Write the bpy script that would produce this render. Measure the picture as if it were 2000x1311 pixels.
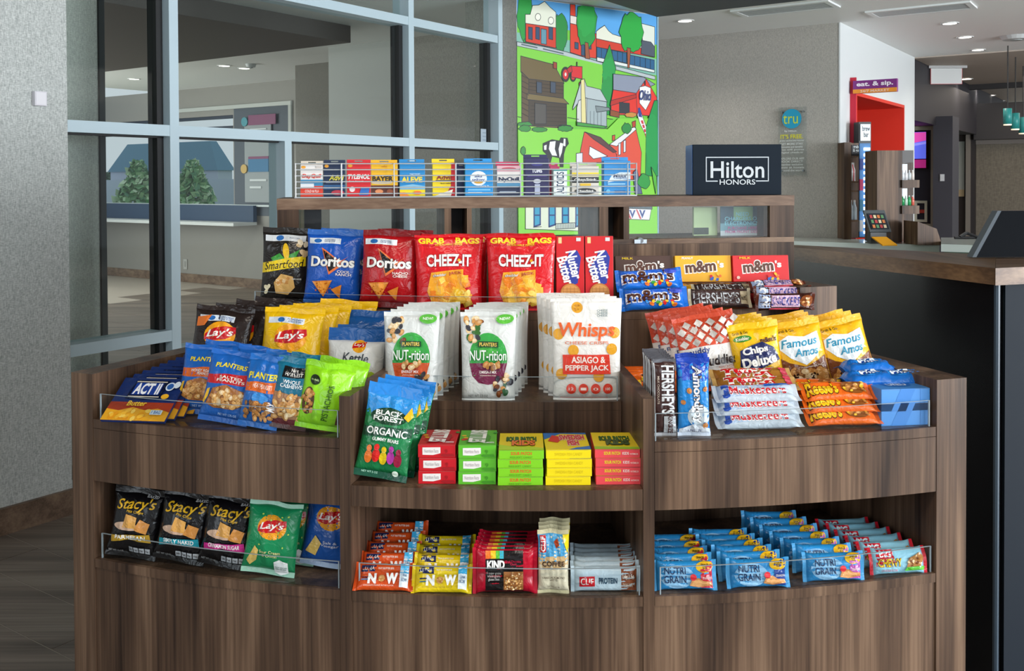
import bpy, bmesh, math, random
from math import sin, cos, pi, radians, exp, sqrt
from mathutils import Vector, Matrix, Euler
from mathutils.geometry import tessellate_polygon
S = bpy.context.scene
C = S.collection
for o in list(bpy.data.objects): bpy.data.objects.remove(o)
EYE = 1.38; F = 1870.0
# ---------------- camera ----------------
cam = bpy.data.cameras.new('camera'); camo = bpy.data.objects.new('camera', cam); C.objects.link(camo)
cam.sensor_width = 36; cam.lens = F/2000*36; cam.clip_start = .05; cam.clip_end = 200
PITCH = radians(1.0); ROLL = radians(-.25)
camo.location = (0, 0, EYE)
R_CAM = Matrix.Rotation(pi/2-PITCH, 3, 'X') @ Matrix.Rotation(ROLL, 3, 'Z')
camo.rotation_euler = R_CAM.to_euler()
PY = 355+F*math.tan(PITCH)
cam.shift_y = -(655.5-PY)/2000
S.camera = camo
# ---------------- world, lights, exposure ----------------
wd = bpy.data.worlds.new('daylight_world'); S.world = wd; wd.use_nodes = True
wd.node_tree.nodes['Background'].inputs[0].default_value = (.88, .94, 1.0, 1)
wd.node_tree.nodes['Background'].inputs[1].default_value = .72
S.view_settings.view_transform = 'Standard'; S.view_settings.look = 'None'
S.view_settings.exposure = 0.0; S.view_settings.gamma = 1; S.view_settings.use_curve_mapping = False
def area(name, loc, target, sx, sy, power, col=(1, 1, 1)):
    l = bpy.data.lights.new(name, 'AREA'); l.shape = 'RECTANGLE'; l.size = sx; l.size_y = sy; l.energy = power; l.color = col
    o = bpy.data.objects.new(name, l); C.objects.link(o); o.location = loc
    o.rotation_euler = (Vector(target)-Vector(loc)).to_track_quat('-Z', 'Y').to_euler()
    return o
area('window_daylight', (4.2, -3.0, 1.7), (0, 2.6, .9), 3.2, 2.0, 120, (.80, .91, 1.0))
area('lobby_window_daylight', (-3.4, -2.6, 1.8), (0, 2.6, .9), 2.6, 2.0, 50, (.85, .93, 1.0))
area('kiosk_overhead_fill', (0.1, 0.9, 2.55), (0.1, 2.3, .8), 1.6, .7, 38, (1.0, .90, .78))  # added soft fill above the kiosk, not an actual fixture
area('lobby_side_fill', (9.0, -.6, 1.35), (1.5, 8.0, 2.3), 4.5, 2.2, 950, (.92, .96, 1.0))  # added off-frame fill to brighten mural, back wall and ceiling; no known window
area('vestibule_fill', (-7.6, 9.8, 1.5), (0, 8.4, 1.9), 4.0, 2.2, 200, (1.0, .97, .92))  # invented daylight source out of view, lifts the dark room behind the glass
area('corridor_fill', (6.6, 11.5, 2.55), (6.6, 11.5, 0), 2.0, 3.0, 34, (1.0, .88, .74))  # extra fill added to the corridor besides its recessed lights

# ---------------- geometry helpers ----------------
def ray(px, py):
    v = Vector(((px-1000)/F, -(py-PY)/F, -1)); return R_CAM @ v
def on_z(px, py, z):
    r = ray(px, py); t = (z-EYE)/r.z; return Vector((r.x*t, r.y*t, z))
def on_d(px, py, d):
    r = ray(px, py); t = d/r.y; return Vector((r.x*t, d, EYE+r.z*t))
O2 = Vector((-1.98, 4.043)); A2 = Vector((.568, .823)); N2 = Vector((.823, -.568))
def W(t, n, z): return Vector((O2.x+t*A2.x+n*N2.x, O2.y+t*A2.y+n*N2.y, z))
def on_n(px, py, n):
    r = ray(px, py); k = N2.x*r.x+N2.y*r.y; t = (n+O2.dot(N2))/k; return Vector((r.x*t, r.y*t, EYE+r.z*t))
def on_pl(px, py, P, N):
    r = ray(px, py); k = N.x*r.x+N.y*r.y; t = P.dot(N)/k; return Vector((r.x*t, r.y*t, EYE+r.z*t))
def on_t(px, py, tt):
    r = ray(px, py); k = A2.x*r.x+A2.y*r.y; t = (tt+O2.dot(A2))/k; return Vector((r.x*t, r.y*t, EYE+r.z*t))
def TN(p): q = Vector((p[0], p[1]))-O2; return q.dot(A2), q.dot(N2)
def hexc(h):
    if not isinstance(h, str): return h
    c = [int(h[i:i+2], 16)/255 for i in (0, 2, 4)]
    return tuple((x/12.92 if x <= .04045 else ((x+.055)/1.055)**2.4) for x in c)
MATS = {}
def nodes(m):
    m.use_nodes = True; nt = m.node_tree; return nt, nt.nodes, nt.links, nt.nodes['Principled BSDF']
def mat(col, kind='matte'):
    k = (col, kind)
    if k in MATS: return MATS[k]
    m = bpy.data.materials.new(kind+'_'+str(len(MATS))); nt, n, l, b = nodes(m)
    c = hexc(col); b.inputs['Base Color'].default_value = (*c, 1)
    if kind == 'film':
        b.inputs['Roughness'].default_value = .22; b.inputs['Specular IOR Level'].default_value = .38
        tc = n.new('ShaderNodeTexCoord'); no = n.new('ShaderNodeTexNoise'); no.inputs['Scale'].default_value = 38; no.inputs['Detail'].default_value = 2; no.inputs['Distortion'].default_value = 1.2
        bp = n.new('ShaderNodeBump'); bp.inputs['Strength'].default_value = .55; bp.inputs['Distance'].default_value = .006
        l.new(tc.outputs['Object'], no.inputs['Vector']); l.new(no.outputs['Fac'], bp.inputs['Height']); l.new(bp.outputs['Normal'], b.inputs['Normal'])
    elif kind == 'card':
        b.inputs['Roughness'].default_value = .42
    elif kind == 'dull':
        b.inputs['Roughness'].default_value = .65; b.inputs['Specular IOR Level'].default_value = .15
    elif kind == 'metal':
        b.inputs['Metallic'].default_value = 1; b.inputs['Roughness'].default_value = .25
    elif kind == 'gloss':
        b.inputs['Roughness'].default_value = .15
    elif kind == 'emit':
        b.inputs['Emission Color'].default_value = (*c, 1); b.inputs['Emission Strength'].default_value = 6
    elif kind == 'screen':
        b.inputs['Emission Color'].default_value = (*c, 1); b.inputs['Emission Strength'].default_value = .8
    elif kind == 'matte':
        b.inputs['Roughness'].default_value = .6
        no = n.new('ShaderNodeTexNoise'); no.inputs['Scale'].default_value = 120
        bp = n.new('ShaderNodeBump'); bp.inputs['Strength'].default_value = .05; bp.inputs['Distance'].default_value = .002
        l.new(no.outputs['Fac'], bp.inputs['Height']); l.new(bp.outputs['Normal'], b.inputs['Normal'])
    MATS[k] = m; return m
def wood(name, cols, axis='z', rough=.42, sc=1.0, spec=.4):
    m = bpy.data.materials.new(name); nt, n, l, b = nodes(m)
    g = n.new('ShaderNodeNewGeometry'); mp = n.new('ShaderNodeMapping')
    f, s_ = 16*sc, .9*sc
    mp.inputs['Scale'].default_value = {'z': (f, f, s_), 'x': (s_, f, f), 'y': (f, s_, f)}[axis]
    if axis == 'x': mp.inputs['Rotation'].default_value = (0, 0, 0)
    l.new(g.outputs['Position'], mp.inputs['Vector'])
    n1 = n.new('ShaderNodeTexNoise'); n1.inputs['Scale'].default_value = .85; n1.inputs['Detail'].default_value = 3; n1.inputs['Distortion'].default_value = .6
    n2 = n.new('ShaderNodeTexNoise'); n2.inputs['Scale'].default_value = 9; n2.inputs['Detail'].default_value = 5
    mp2 = n.new('ShaderNodeMapping'); mp2.inputs['Scale'].default_value = [v*(1 if v > 5 else .35) for v in mp.inputs['Scale'].default_value]
    l.new(g.outputs['Position'], mp2.inputs['Vector'])
    l.new(mp.outputs['Vector'], n1.inputs['Vector']); l.new(mp2.outputs['Vector'], n2.inputs['Vector'])
    mx = n.new('ShaderNodeMath'); mx.operation = 'MULTIPLY_ADD'; mx.inputs[1].default_value = .35; l.new(n2.outputs['Fac'], mx.inputs[0]); 
    m2 = n.new('ShaderNodeMath'); m2.operation = 'MULTIPLY'; m2.inputs[1].default_value = .75; l.new(n1.outputs['Fac'], m2.inputs[0]); l.new(m2.outputs[0], mx.inputs[2])
    cr = n.new('ShaderNodeValToRGB'); cr.color_ramp.elements[0].position = .36; cr.color_ramp.elements[1].position = .72
    cr.color_ramp.elements[0].color = (*hexc(cols[0]), 1); cr.color_ramp.elements[1].color = (*hexc(cols[2]), 1)
    e = cr.color_ramp.elements.new(.54); e.color = (*hexc(cols[1]), 1)
    l.new(mx.outputs[0], cr.inputs[0]); l.new(cr.outputs[0], b.inputs['Base Color'])
    b.inputs['Roughness'].default_value = rough; b.inputs['Specular IOR Level'].default_value = spec
    bp = n.new('ShaderNodeBump'); bp.inputs['Strength'].default_value = .12; bp.inputs['Distance'].default_value = .002
    l.new(n2.outputs['Fac'], bp.inputs['Height']); l.new(bp.outputs['Normal'], b.inputs['Normal'])
    return m
def weave(name, c1, c2, sc=260, rough=.8):
    m = bpy.data.materials.new(name); nt, n, l, b = nodes(m)
    g = n.new('ShaderNodeNewGeometry'); fs = []
    for s3 in ((.35, .35, 1.0), (1, 1, .18)):
        mp = n.new('ShaderNodeMapping'); mp.inputs['Scale'].default_value = s3; l.new(g.outputs['Position'], mp.inputs['Vector'])
        no = n.new('ShaderNodeTexNoise'); no.inputs['Scale'].default_value = sc; no.inputs['Detail'].default_value = 2; l.new(mp.outputs['Vector'], no.inputs['Vector']); fs.append(no)
    a = n.new('ShaderNodeMath'); a.operation = 'ADD'; l.new(fs[0].outputs['Fac'], a.inputs[0]); l.new(fs[1].outputs['Fac'], a.inputs[1])
    cr = n.new('ShaderNodeValToRGB'); cr.color_ramp.elements[0].position = .35; cr.color_ramp.elements[1].position = .65
    h = n.new('ShaderNodeMath'); h.operation = 'MULTIPLY'; h.inputs[1].default_value = .5; l.new(a.outputs[0], h.inputs[0]); l.new(h.outputs[0], cr.inputs[0])
    cr.color_ramp.elements[0].color = (*hexc(c1), 1); cr.color_ramp.elements[1].color = (*hexc(c2), 1)
    l.new(cr.outputs[0], b.inputs['Base Color']); b.inputs['Roughness'].default_value = rough
    bp = n.new('ShaderNodeBump'); bp.inputs['Strength'].default_value = .14; bp.inputs['Distance'].default_value = .002
    l.new(h.outputs[0], bp.inputs['Height']); l.new(bp.outputs['Normal'], b.inputs['Normal'])
    return m
def clear(name, tint=(.95, .97, .97), refl=1.0, ior=1.45):
    m = bpy.data.materials.new(name); m.use_nodes = True; nt = m.node_tree; n = nt.nodes; l = nt.links; n.clear()
    out = n.new('ShaderNodeOutputMaterial'); tr = n.new('ShaderNodeBsdfTransparent'); gl = n.new('ShaderNodeBsdfGlossy'); mx = n.new('ShaderNodeMixShader'); fr = n.new('ShaderNodeFresnel')
    fr.inputs[0].default_value = ior; gl.inputs['Roughness'].default_value = .03; tr.inputs[0].default_value = (*tint, 1)
    mu = n.new('ShaderNodeMath'); mu.operation = 'MULTIPLY'; mu.inputs[1].default_value = refl; l.new(fr.outputs[0], mu.inputs[0])
    ge = n.new('ShaderNodeNewGeometry'); om = n.new('ShaderNodeMath'); om.operation = 'SUBTRACT'; om.inputs[0].default_value = 1; l.new(ge.outputs['Backfacing'], om.inputs[1])
    m2 = n.new('ShaderNodeMath'); m2.operation = 'MULTIPLY'; l.new(mu.outputs[0], m2.inputs[0]); l.new(om.outputs[0], m2.inputs[1])   # only the outer face mirrors
    l.new(m2.outputs[0], mx.inputs[0]); l.new(tr.outputs[0], mx.inputs[1]); l.new(gl.outputs[0], mx.inputs[2]); l.new(mx.outputs[0], out.inputs[0])
    return m
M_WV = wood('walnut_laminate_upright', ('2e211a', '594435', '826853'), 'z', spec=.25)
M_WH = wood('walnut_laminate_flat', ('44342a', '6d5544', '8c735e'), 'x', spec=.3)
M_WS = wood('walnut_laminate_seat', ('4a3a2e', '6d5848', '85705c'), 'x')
M_DESK = wood('desk_walnut', ('4d3a2b', '73583f', '8f7050'), 'y')
M_PLANK = wood('floor_plank_tile', ('574e46', '766a60', '92867a'), 'x', rough=.5, sc=.7)
M_PLANK2 = wood('floor_plank_brown', ('4d453e', '6b5f54', '84766a'), 'x', rough=.45, sc=.5)
M_WEAVE = weave('woven_wallcovering', '989d9b', 'cdd1ce')
M_WEAVE2 = weave('taupe_wallcovering', '989690', 'bab6ae')
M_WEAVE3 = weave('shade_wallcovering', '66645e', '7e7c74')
M_ACR = clear('clear_acrylic', (.96, .97, .97), .9, 1.3)
M_GLASS = clear('storefront_glass', (.90, .945, .94), 1.0)
M_GL2 = clear('case_glass', (.97, .98, .98), .55)
M_ACE = mat('98a5ab', 'gloss')
M_ALU = mat('b9cdd6', 'card')

def tag(o, label=None, cat=None, group=None, kind=None):
    if label: o['label'] = label
    if cat: o['category'] = cat
    if group: o['group'] = group
    if kind: o['kind'] = kind
    return o
def thing(name, label, cat, loc=(0, 0, 0), rz=0, group=None):
    o = bpy.data.objects.new(name, None); C.objects.link(o); o.location = loc; o.rotation_euler = (0, 0, rz); o.empty_display_size = .05
    return tag(o, label, cat, group)
class MB:
    def __init__(s): s.v = []; s.f = []; s.m = []; s.mats = []
    def mi(s, m):
        if m not in s.mats: s.mats.append(m)
        return s.mats.index(m)
    def add(s, vs, fs, m):
        o = len(s.v); s.v += [tuple(v) for v in vs]; k = s.mi(m)
        for f in fs: s.f.append([i+o for i in f]); s.m.append(k)
    def box(s, x0, y0, z0, x1, y1, z1, m, bev=0):
        if bev:
            bm = bmesh.new(); bmesh.ops.create_cube(bm, size=1)
            for v in bm.verts: v.co = Vector(((x0+x1)/2+v.co.x*(x1-x0), (y0+y1)/2+v.co.y*(y1-y0), (z0+z1)/2+v.co.z*(z1-z0)))
            bmesh.ops.bevel(bm, geom=bm.edges[:], offset=bev, segments=2, affect='EDGES', profile=.5)
            bm.verts.index_update(); s.add([v.co.copy() for v in bm.verts], [[v.index for v in f.verts] for f in bm.faces], m); bm.free(); return
        vs = [(x, y, z) for z in (z0, z1) for y in (y0, y1) for x in (x0, x1)]
        s.add(vs, [(0, 2, 3, 1), (4, 5, 7, 6), (0, 1, 5, 4), (2, 6, 7, 3), (0, 4, 6, 2), (1, 3, 7, 5)], m)
    def prism(s, pts, z0, z1, m):
        n = len(pts); vs = [(p[0], p[1], z0) for p in pts]+[(p[0], p[1], z1) for p in pts]
        fs = [tuple(range(n))[::-1], tuple(range(n, 2*n))]+[(i, (i+1) % n, n+(i+1) % n, n+i) for i in range(n)]
        s.add(vs, fs, m)
    def rbox(s, t0, t1, n0, n1, z0, z1, m):
        s.prism([W(t0, n0, 0), W(t1, n0, 0), W(t1, n1, 0), W(t0, n1, 0)], z0, z1, m)
    def cyl(s, p, q, r, m, n=10, r2=None):
        p = Vector(p); q = Vector(q); d = (q-p).normalized(); a = d.orthogonal().normalized(); b = d.cross(a); r2 = r if r2 is None else r2
        vs = []
        for c, rr in ((p, r), (q, r2)): vs += [c+rr*(cos(2*pi*i/n)*a+sin(2*pi*i/n)*b) for i in range(n)]
        s.add(vs, [tuple(range(n))[::-1], tuple(range(n, 2*n))]+[(i, (i+1) % n, n+(i+1) % n, n+i) for i in range(n)], m)
    def sector(s, r0, r1, a0, a1, z0, z1, m, seg=None, medge=None):
        seg = seg or max(2, int(abs(a1-a0)/1.2)); vs = []
        for i in range(seg+1):
            a = radians(a0+(a1-a0)*i/seg)
            for r in (r0, r1):
                x, y = KC[0]+r*sin(a), KC[1]-r*cos(a); vs += [(x, y, z0), (x, y, z1)]
        fs = []; ed = []
        for i in range(seg):
            o = 4*i; e = o+4
            ed += [(o, o+2, e+2, e), (o+1, e+1, e+3, o+3)]
            fs += [(o, e, e+1, o+1), (o+2, o+3, e+3, e+2)]
        ed += [(0, 1, 3, 2), (4*seg, 4*seg+2, 4*seg+3, 4*seg+1)]
        if medge is None: s.add(vs, fs+ed, m)
        else: s.add(vs, fs, m); s.add(vs, ed, medge)
    def build(s, name, parent=None, smooth=False, fix=True):
        me = bpy.data.meshes.new(name); me.from_pydata(s.v, [], s.f)
        for m in s.mats: me.materials.append(m)
        me.polygons.foreach_set('material_index', s.m)
        if fix:
            bm = bmesh.new(); bm.from_mesh(me); bmesh.ops.recalc_face_normals(bm, faces=bm.faces); bm.to_mesh(me); bm.free()
        if smooth: me.polygons.foreach_set('use_smooth', [True]*len(me.polygons))
        me.update(); o = bpy.data.objects.new(name, me); C.objects.link(o)
        if parent is not None:
            o.parent = parent
        return o
KC = (.12, 4.61)   # centre of the kiosk's curve
def KP(a, r): a = radians(a); return (KC[0]+r*sin(a), KC[1]-r*cos(a))
def struct(mb, name): return tag(mb.build(name), kind='structure')
# text -> flat triangles, normalised to a unit box centred on 0
TXT = {}
def text_tris(s_, off=0.0, shear=0.0):
    k = (s_, off, shear)
    if k in TXT: return TXT[k]
    cu = bpy.data.curves.new('t', 'FONT'); cu.body = s_; cu.size = 1; cu.offset = off; cu.shear = shear; cu.resolution_u = 3; cu.space_line = .85; cu.align_x = 'CENTER'
    ob = bpy.data.objects.new('t', cu); me = ob.to_mesh(); me.calc_loop_triangles()
    v = [(p.co.x, p.co.y) for p in me.vertices]; t = [tuple(x.vertices) for x in me.loop_triangles]
    ob.to_mesh_clear(); bpy.data.objects.remove(ob); bpy.data.curves.remove(cu)
    x0 = min(a for a, b in v)+off; x1 = max(a for a, b in v)-off; y0 = min(b for a, b in v)+off; y1 = max(b for a, b in v)-off
    v = [((a-(x0+x1)/2)/(x1-x0), (b-(y0+y1)/2)/(y1-y0)) for a, b in v]
    TXT[k] = (v, t); return TXT[k]
def split(tris, L):
    out = []; st = list(tris)
    while st:
        t = st.pop(); e = [((t[i][0]-t[(i+1) % 3][0])**2+(t[i][1]-t[(i+1) % 3][1])**2, i) for i in range(3)]; m, i = max(e)
        if m <= L*L: out.append(t); continue
        a, b, c = t[i], t[(i+1) % 3], t[(i+2) % 3]; h = ((a[0]+b[0])/2, (a[1]+b[1])/2)
        st += [(a, h, c), (h, b, c)]
    return out
def decals(mb, ops, w, h, fn, kind, L=.009, eps=.00035, seed=1, base=0):
    """2D print laid on a surface; fn(u, v, offset) -> 3D point; u in metres from the middle, v from the base"""
    rnd = random.Random(seed); lay = base
    def emit(tris, col, sub=True):
        if sub: tris = split(tris, L)
        vs = []; fs = []
        for t in tris:
            fs.append((len(vs), len(vs)+1, len(vs)+2)); vs += [fn(p[0], p[1], eps*(lay+1)) for p in t]
        mb.add(vs, fs, mat(col, kind))
    def poly(pts, col):
        ts = tessellate_polygon([[Vector((p[0], p[1], 0)) for p in pts]]); emit([tuple(pts[i] for i in t) for t in ts], col)
    for op in ops:
        k = op[0]
        if k == 'r':
            _, u0, v0, u1, v1, c = op; poly([(u0*w, v0*h), (u1*w, v0*h), (u1*w, v1*h), (u0*w, v1*h)], c)
        elif k == 'e':
            _, cu, cv, ru, rv, c = op[:6]; ro = radians(op[6]) if len(op) > 6 else 0; pts = []
            for i in range(24):
                a = 2*pi*i/24; x, y = ru*w*cos(a), rv*h*sin(a); pts.append((cu*w+x*cos(ro)-y*sin(ro), cv*h+x*sin(ro)+y*cos(ro)))
            poly(pts, c)
        elif k == 'p': poly([(a*w, b*h) for a, b in op[1]], op[2])
        elif k == 't':
            _, s_, cu, cv, tw, th, c = op[:7]; od = op[7] if len(op) > 7 else {}
            ro = radians(od.get('rot', 0)); b_ = od.get('b', .01)
            for kk, (cc, off) in enumerate(([od['o']] if 'o' in od else [])+[(c, b_)]):
                v, t = text_tris(s_, off, od.get('sh', 0))
                sx, sy = (tw*w, th*h) if not od.get('vert') else (tw*h, th*w)
                q = []
                for a, b in v:
                    x, y = a*sx, b*sy
                    if 'arc' in od: y -= od['arc']*h*(2*a)**2
                    q.append((cu*w+x*cos(ro)-y*sin(ro), cv*h+x*sin(ro)+y*cos(ro)))
                emit([tuple(q[i] for i in tt) for tt in t], cc, True); lay += 1
        elif k == 'bits':   # scattered pieces of food printed on the pack
            _, u0, v0, u1, v1, n, sz, cols, shp = op
            for i in range(n):
                cx = (u0+rnd.random()*(u1-u0))*w; cy = (v0+rnd.random()*(v1-v0))*h; a0 = rnd.random()*6.3; s1 = sz*w*(.75+.5*rnd.random()); col = rnd.choice(cols)
                ns = {'tri': 3, 'sq': 4, 'nut': 9, 'oval': 9}[shp]; asp = {'nut': .7, 'oval': .55}.get(shp, 1)
                pts = [(cos(2*pi*j/ns)*s1, sin(2*pi*j/ns)*s1*asp) for j in range(ns)]
                pts = [(cx+x*cos(a0)-y*sin(a0), cy+x*sin(a0)+y*cos(a0)) for x, y in pts]; poly(pts, col)
                lay += .12
                if shp in ('nut', 'oval'):
                    p2 = [(cx+(x-cx)*.55+s1*.12, cy+(y-cy)*.55+s1*.12) for x, y in pts]; poly(p2, LIGHT.get(col, col)); lay += .12
        lay += 1
LIGHT = {'c98f4e': 'e0b074', 'd9a35c': 'efc98d', 'b87a3a': 'd59a58', 'e8c998': 'f6e2c0', '8a5a30': 'b07c48', '6b3a1e': '8d5530', 'e6b422': 'f6d060', 'd9701c': 'ee9440'}
# ---------------- packages ----------------
def psurf(p, u, v, side, off=0.0):
    w, h, t, s = p['w'], p['h'], p['t'], p['seed']; k = p['kind']
    if k == 'bar':
        q = (u/w+.5); c = 2*v/h-1
        q = (q-p['sb'])/(1-2*p['sb'])
    else:
        q = (v/h-p['sb'])/(1-p['sb']-p['st']); c = 2*u/w
    inn = 0 < q < 1; q = min(1, max(0, q)); c = max(-1, min(1, c))
    if k == 'pouch':
        P = (1-q)**.75*min(1, (q*7+.45)) if inn or q == 0 else 0; cr = max(0, 1-abs(c)**3)**.6
    elif k in ('bar', 'vbar'):
        P = min(1, sin(pi*q)*2.6)**.6; cr = max(0, 1-abs(c)**4)**.5
    else:
        P = max(0, sin(pi*q))**.55; cr = max(0, 1-abs(c)**2.4)**.75
    T = t/2*P*cr+.0004
    wr = p.get('wr', 1)
    T += wr*(.0016*sin(c*6+s)*sin(q*7+s*2)+.0009*sin(c*17+q*9+s*3))*min(1, P*1.5)*cr
    T += wr*.0030*sin(c*10+s*3+2*q)*(exp(-q*8)+exp(-(1-q)*8))*min(1, q*12)*min(1, (1-q)*12)*cr
    T = max(T, .0003)
    y0 = wr*.0035*sin(c*2.6+s)*(2*(v/h if k != 'bar' else u/w+.5)-1)**2
    if k == 'bar':
        z = h/2+(v-h/2)*(1-.10*P); x = u
    else:
        wf = 1-.06*P if k != 'pouch' else 1-.06*(1-q)-.03*sin(pi*q)
        x = u*wf; z = v+wr*.0012*sin(c*5+s)*(v/h)
    return Vector((x, y0-side*(T+off), z))
def grid(mb, p, u0, u1, v0, v1, nu, nv, m):
    vs = []
    for side in (1, -1):
        for j in range(nv+1):
            for i in range(nu+1):
                vs.append(psurf(p, u0+(u1-u0)*i/nu, v0+(v1-v0)*j/nv, side))
    n = (nu+1)*(nv+1); fs = []
    for j in range(nv):
        for i in range(nu):
            a = j*(nu+1)+i; fs.append((a, a+1, a+nu+2, a+nu+1)); fs.append((n+a, n+a+nu+1, n+a+nu+2, n+a+1))
    per = [(0, i) for i in range(nu)]+[(j, nu) for j in range(nv)]+[(nv, nu-i) for i in range(nu)]+[(nv-j, 0) for j in range(nv)]
    ix = [j*(nu+1)+i for j, i in per]
    for a, b in zip(ix, ix[1:]+ix[:1]): fs.append((a, n+a, n+b, b))
    mb.add(vs, fs, m)
def make_pack(p):
    """returns (body mesh object, children) - never placed; copies are made from it"""
    w, h, t = p['w'], p['h'], p['t']; p.setdefault('seed', 1.0); p.setdefault('sb', .07); p.setdefault('st', .09)
    col = p['col']; kid = []
    kind = p.get('mk', 'film' if p['kind'] != 'box' else 'card')
    m = mat(col, kind)
    if p['kind'] == 'box':
        mb = MB(); mb.box(-w/2, -t, 0, w/2, 0, h, m, bev=.0008)
        for z_ in (0, h):   # tucked flap slits
            mb.box(-w/2+.002, -t+.001, z_-.0001 if z_ else -.0001, w/2-.002, -t+.0014, z_+.0002, mat('6a625a', 'card'))
        body = mb.build(p['name'])
        if p.get('tab'):
            mt = MB(); th = p['tab']; m3 = mat(p.get('tabcol') or col, kind)
            for (a, b, c, d) in ((-w/2, h, w/2, h+th*.45), (-w/2, h+th*.45, -w*.17, h+th*.75), (w*.17, h+th*.45, w/2, h+th*.75), (-w/2, h+th*.75, w/2, h+th)):
                mt.box(a, -.0022, b, c, -.001, d, m3)
            kid.append(mt.build('hang_tab', body))
        pr = MB(); decals(pr, p['art'], w, h, lambda u, v, o: Vector((u, -t-o, v)), kind, seed=7, L=.05)
        if p.get('end'): decals(pr, p['end'], w, t, lambda u, v, o: Vector((u, -v, -o)), kind, L=.05, seed=3)
        if pr.f: kid.append(pr.build('front_print', body, fix=False))
        return body, kid
    nu, nv = p.get('res', (18, 22))
    mb = MB()
    if p['kind'] == 'bar':
        s = p['sb']*w; grid(mb, p, -w/2+s, w/2-s, 0, h, 22, 12, m); body = mb.build(p['name'], smooth=True)
        for a, b in ((-w/2, -w/2+s), (w/2-s, w/2)):
            e = MB(); grid(e, p, a, b, 0, h, 5, 12, mat(p.get('seal', col), kind)); kid.append(e.build('end_seal', body))
    else:
        s0, s1 = p['sb']*h, p['st']*h
        grid(mb, p, -w/2, w/2, s0, h-s1, nu, nv, m); body = mb.build(p['name'], smooth=True)
        e = MB(); grid(e, p, -w/2, w/2, h-s1, h, nu, 4, mat(p.get('seal', col), kind)); kid.append(e.build('top_seal', body))
        e = MB(); grid(e, p, -w/2, w/2, 0, s0, nu, 3, mat(p.get('seal2', p.get('seal', col)), kind)); kid.append(e.build('bottom_seal', body))
    pr = MB(); decals(pr, p['art'], w, h, lambda u, v, o: psurf(p, u, v, 1, o), kind, seed=int(p['seed']*10), L=p.get('L', .010))
    if pr.f: kid.append(pr.build('front_print', body, fix=False))
    return body, kid
PK = {}
def design(key, **p): PK[key] = [p, None, 0]
def pack(key, loc, tilt=0, yaw=0, roll=0, label='', cat='', group=None, lay=False):
    e = PK[key]
    if e[1] is None: e[1] = make_pack(e[0]); body, kids = e[1]; o = body
    else:
        body, kids = e[1]; o = body.copy(); C.objects.link(o)
        for k in list(o.keys()): del o[k]
        for k_ in kids:
            c = k_.copy(); C.objects.link(c); c.parent = o
    rot = Matrix.Rotation(radians(yaw), 3, 'Z') @ Matrix.Rotation(radians(-90 if lay else 0)+radians(-tilt), 3, 'X') @ Matrix.Rotation(radians(roll), 3, 'Y')
    o.rotation_euler = rot.to_euler(); loc = Vector(loc)
    if lay and e[0]['kind'] != 'box': loc.z += e[0]['t']/2
    elif not lay: loc.z += e[0]['w']/2*abs(sin(radians(roll)))
    o.location = loc
    return tag(o, label, cat, group)
ORD = ['frontmost', 'second from front', 'third from front', 'fourth from front', 'fifth from front', 'sixth from front', 'seventh from front', 'eighth from front']
STK = ['topmost', 'second from top', 'third from top', 'fourth from top', 'fifth from top']
def PX(px, d, z):   # point at image column px and depth d
    return Vector(((px-1000)/F*d, d, z))
def row(key, n, px, d, z, dd, dpx, desc, cat, tilt=6, yaw=0, roll=0, group=None, jit=.0, dz=0):
    rnd = random.Random(hash(key) % 1000 if False else len(key)*7+n)
    for i in range(n):
        o = 'rearmost' if (i == n-1 and n > 1) else ORD[i]
        lb = desc if n == 1 else f'{desc}, {o} in its row'
        j = rnd.uniform(-1, 1)*jit if i else 0
        x0 = PX(px, d, z); 
        pack(key, (x0.x+dpx*i, d+dd*i, z+dz*i), tilt, yaw+j*5, roll+j*3, lb, cat, group if n > 1 else None)
def stack(key, n, px, d, z, hgt, desc, cat, yaw=0, group=None, jit=1):
    rnd = random.Random(len(key)*13+n)
    for i in range(n):
        o = 'bottom' if i == 0 else STK[n-1-i]
        x0 = PX(px, d, z)
        pack(key, (x0.x+rnd.uniform(-.0015, .0015)*jit, d+rnd.uniform(-.001, .001), z+hgt*i+.0002), 0, yaw+rnd.uniform(-1, 1)*jit, 0, f'{desc}, {o} of its stack', cat, group, lay=True)
# ================= structure =================
CEIL = 2.68
mb = MB(); mb.box(-9, -4, -.12, 16, 24, -.0017, mat('a89e92', 'matte')); struct(mb, 'floor')
floor_o = bpy.data.objects['floor']
rnd = random.Random(4); pw = .205; pl = 1.2
cache = {}
def plank(t0, n0, lt, ln, m, ztop=0.0):
    key = (round(lt, 3), round(ln, 3), m.name)
    if key not in cache:
        b = MB(); g = .0022; b.prism([(A2*a+N2*c) for a, c in ((g, g), (lt-g, g), (lt-g, ln-g), (g, ln-g))], -.0016, 0, m)
        cache[key] = b.build('plank', floor_o); o = cache[key]
    else:
        o = cache[key].copy(); C.objects.link(o); o.parent = floor_o
    o.location = W(t0, n0, ztop+rnd.uniform(-.0001, 0))
for i in range(-16, 6):        # planks in the lobby left of the kiosk, running away from the wall
    off = (i % 3)*.4
    for j in range(-1, 3):
        plank(i*pw-.051, j*pl+off+.0, pw, pl, M_PLANK)
for i in range(-2, 22):        # room behind the glass and the far corridor
    for j in range(4):
        plank(i*.42, -1.6-j*1.5-(i % 2)*.5, .42, 1.5, M_PLANK2)
mb = MB(); mb.rbox(4.0, 13.0, .3, 9.0, -.0016, -.0003, M_PLANK2); o = mb.build('floor_finish', floor_o); tag(o, kind='stuff')
WHITE = mat('eceeec', 'matte')
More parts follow.
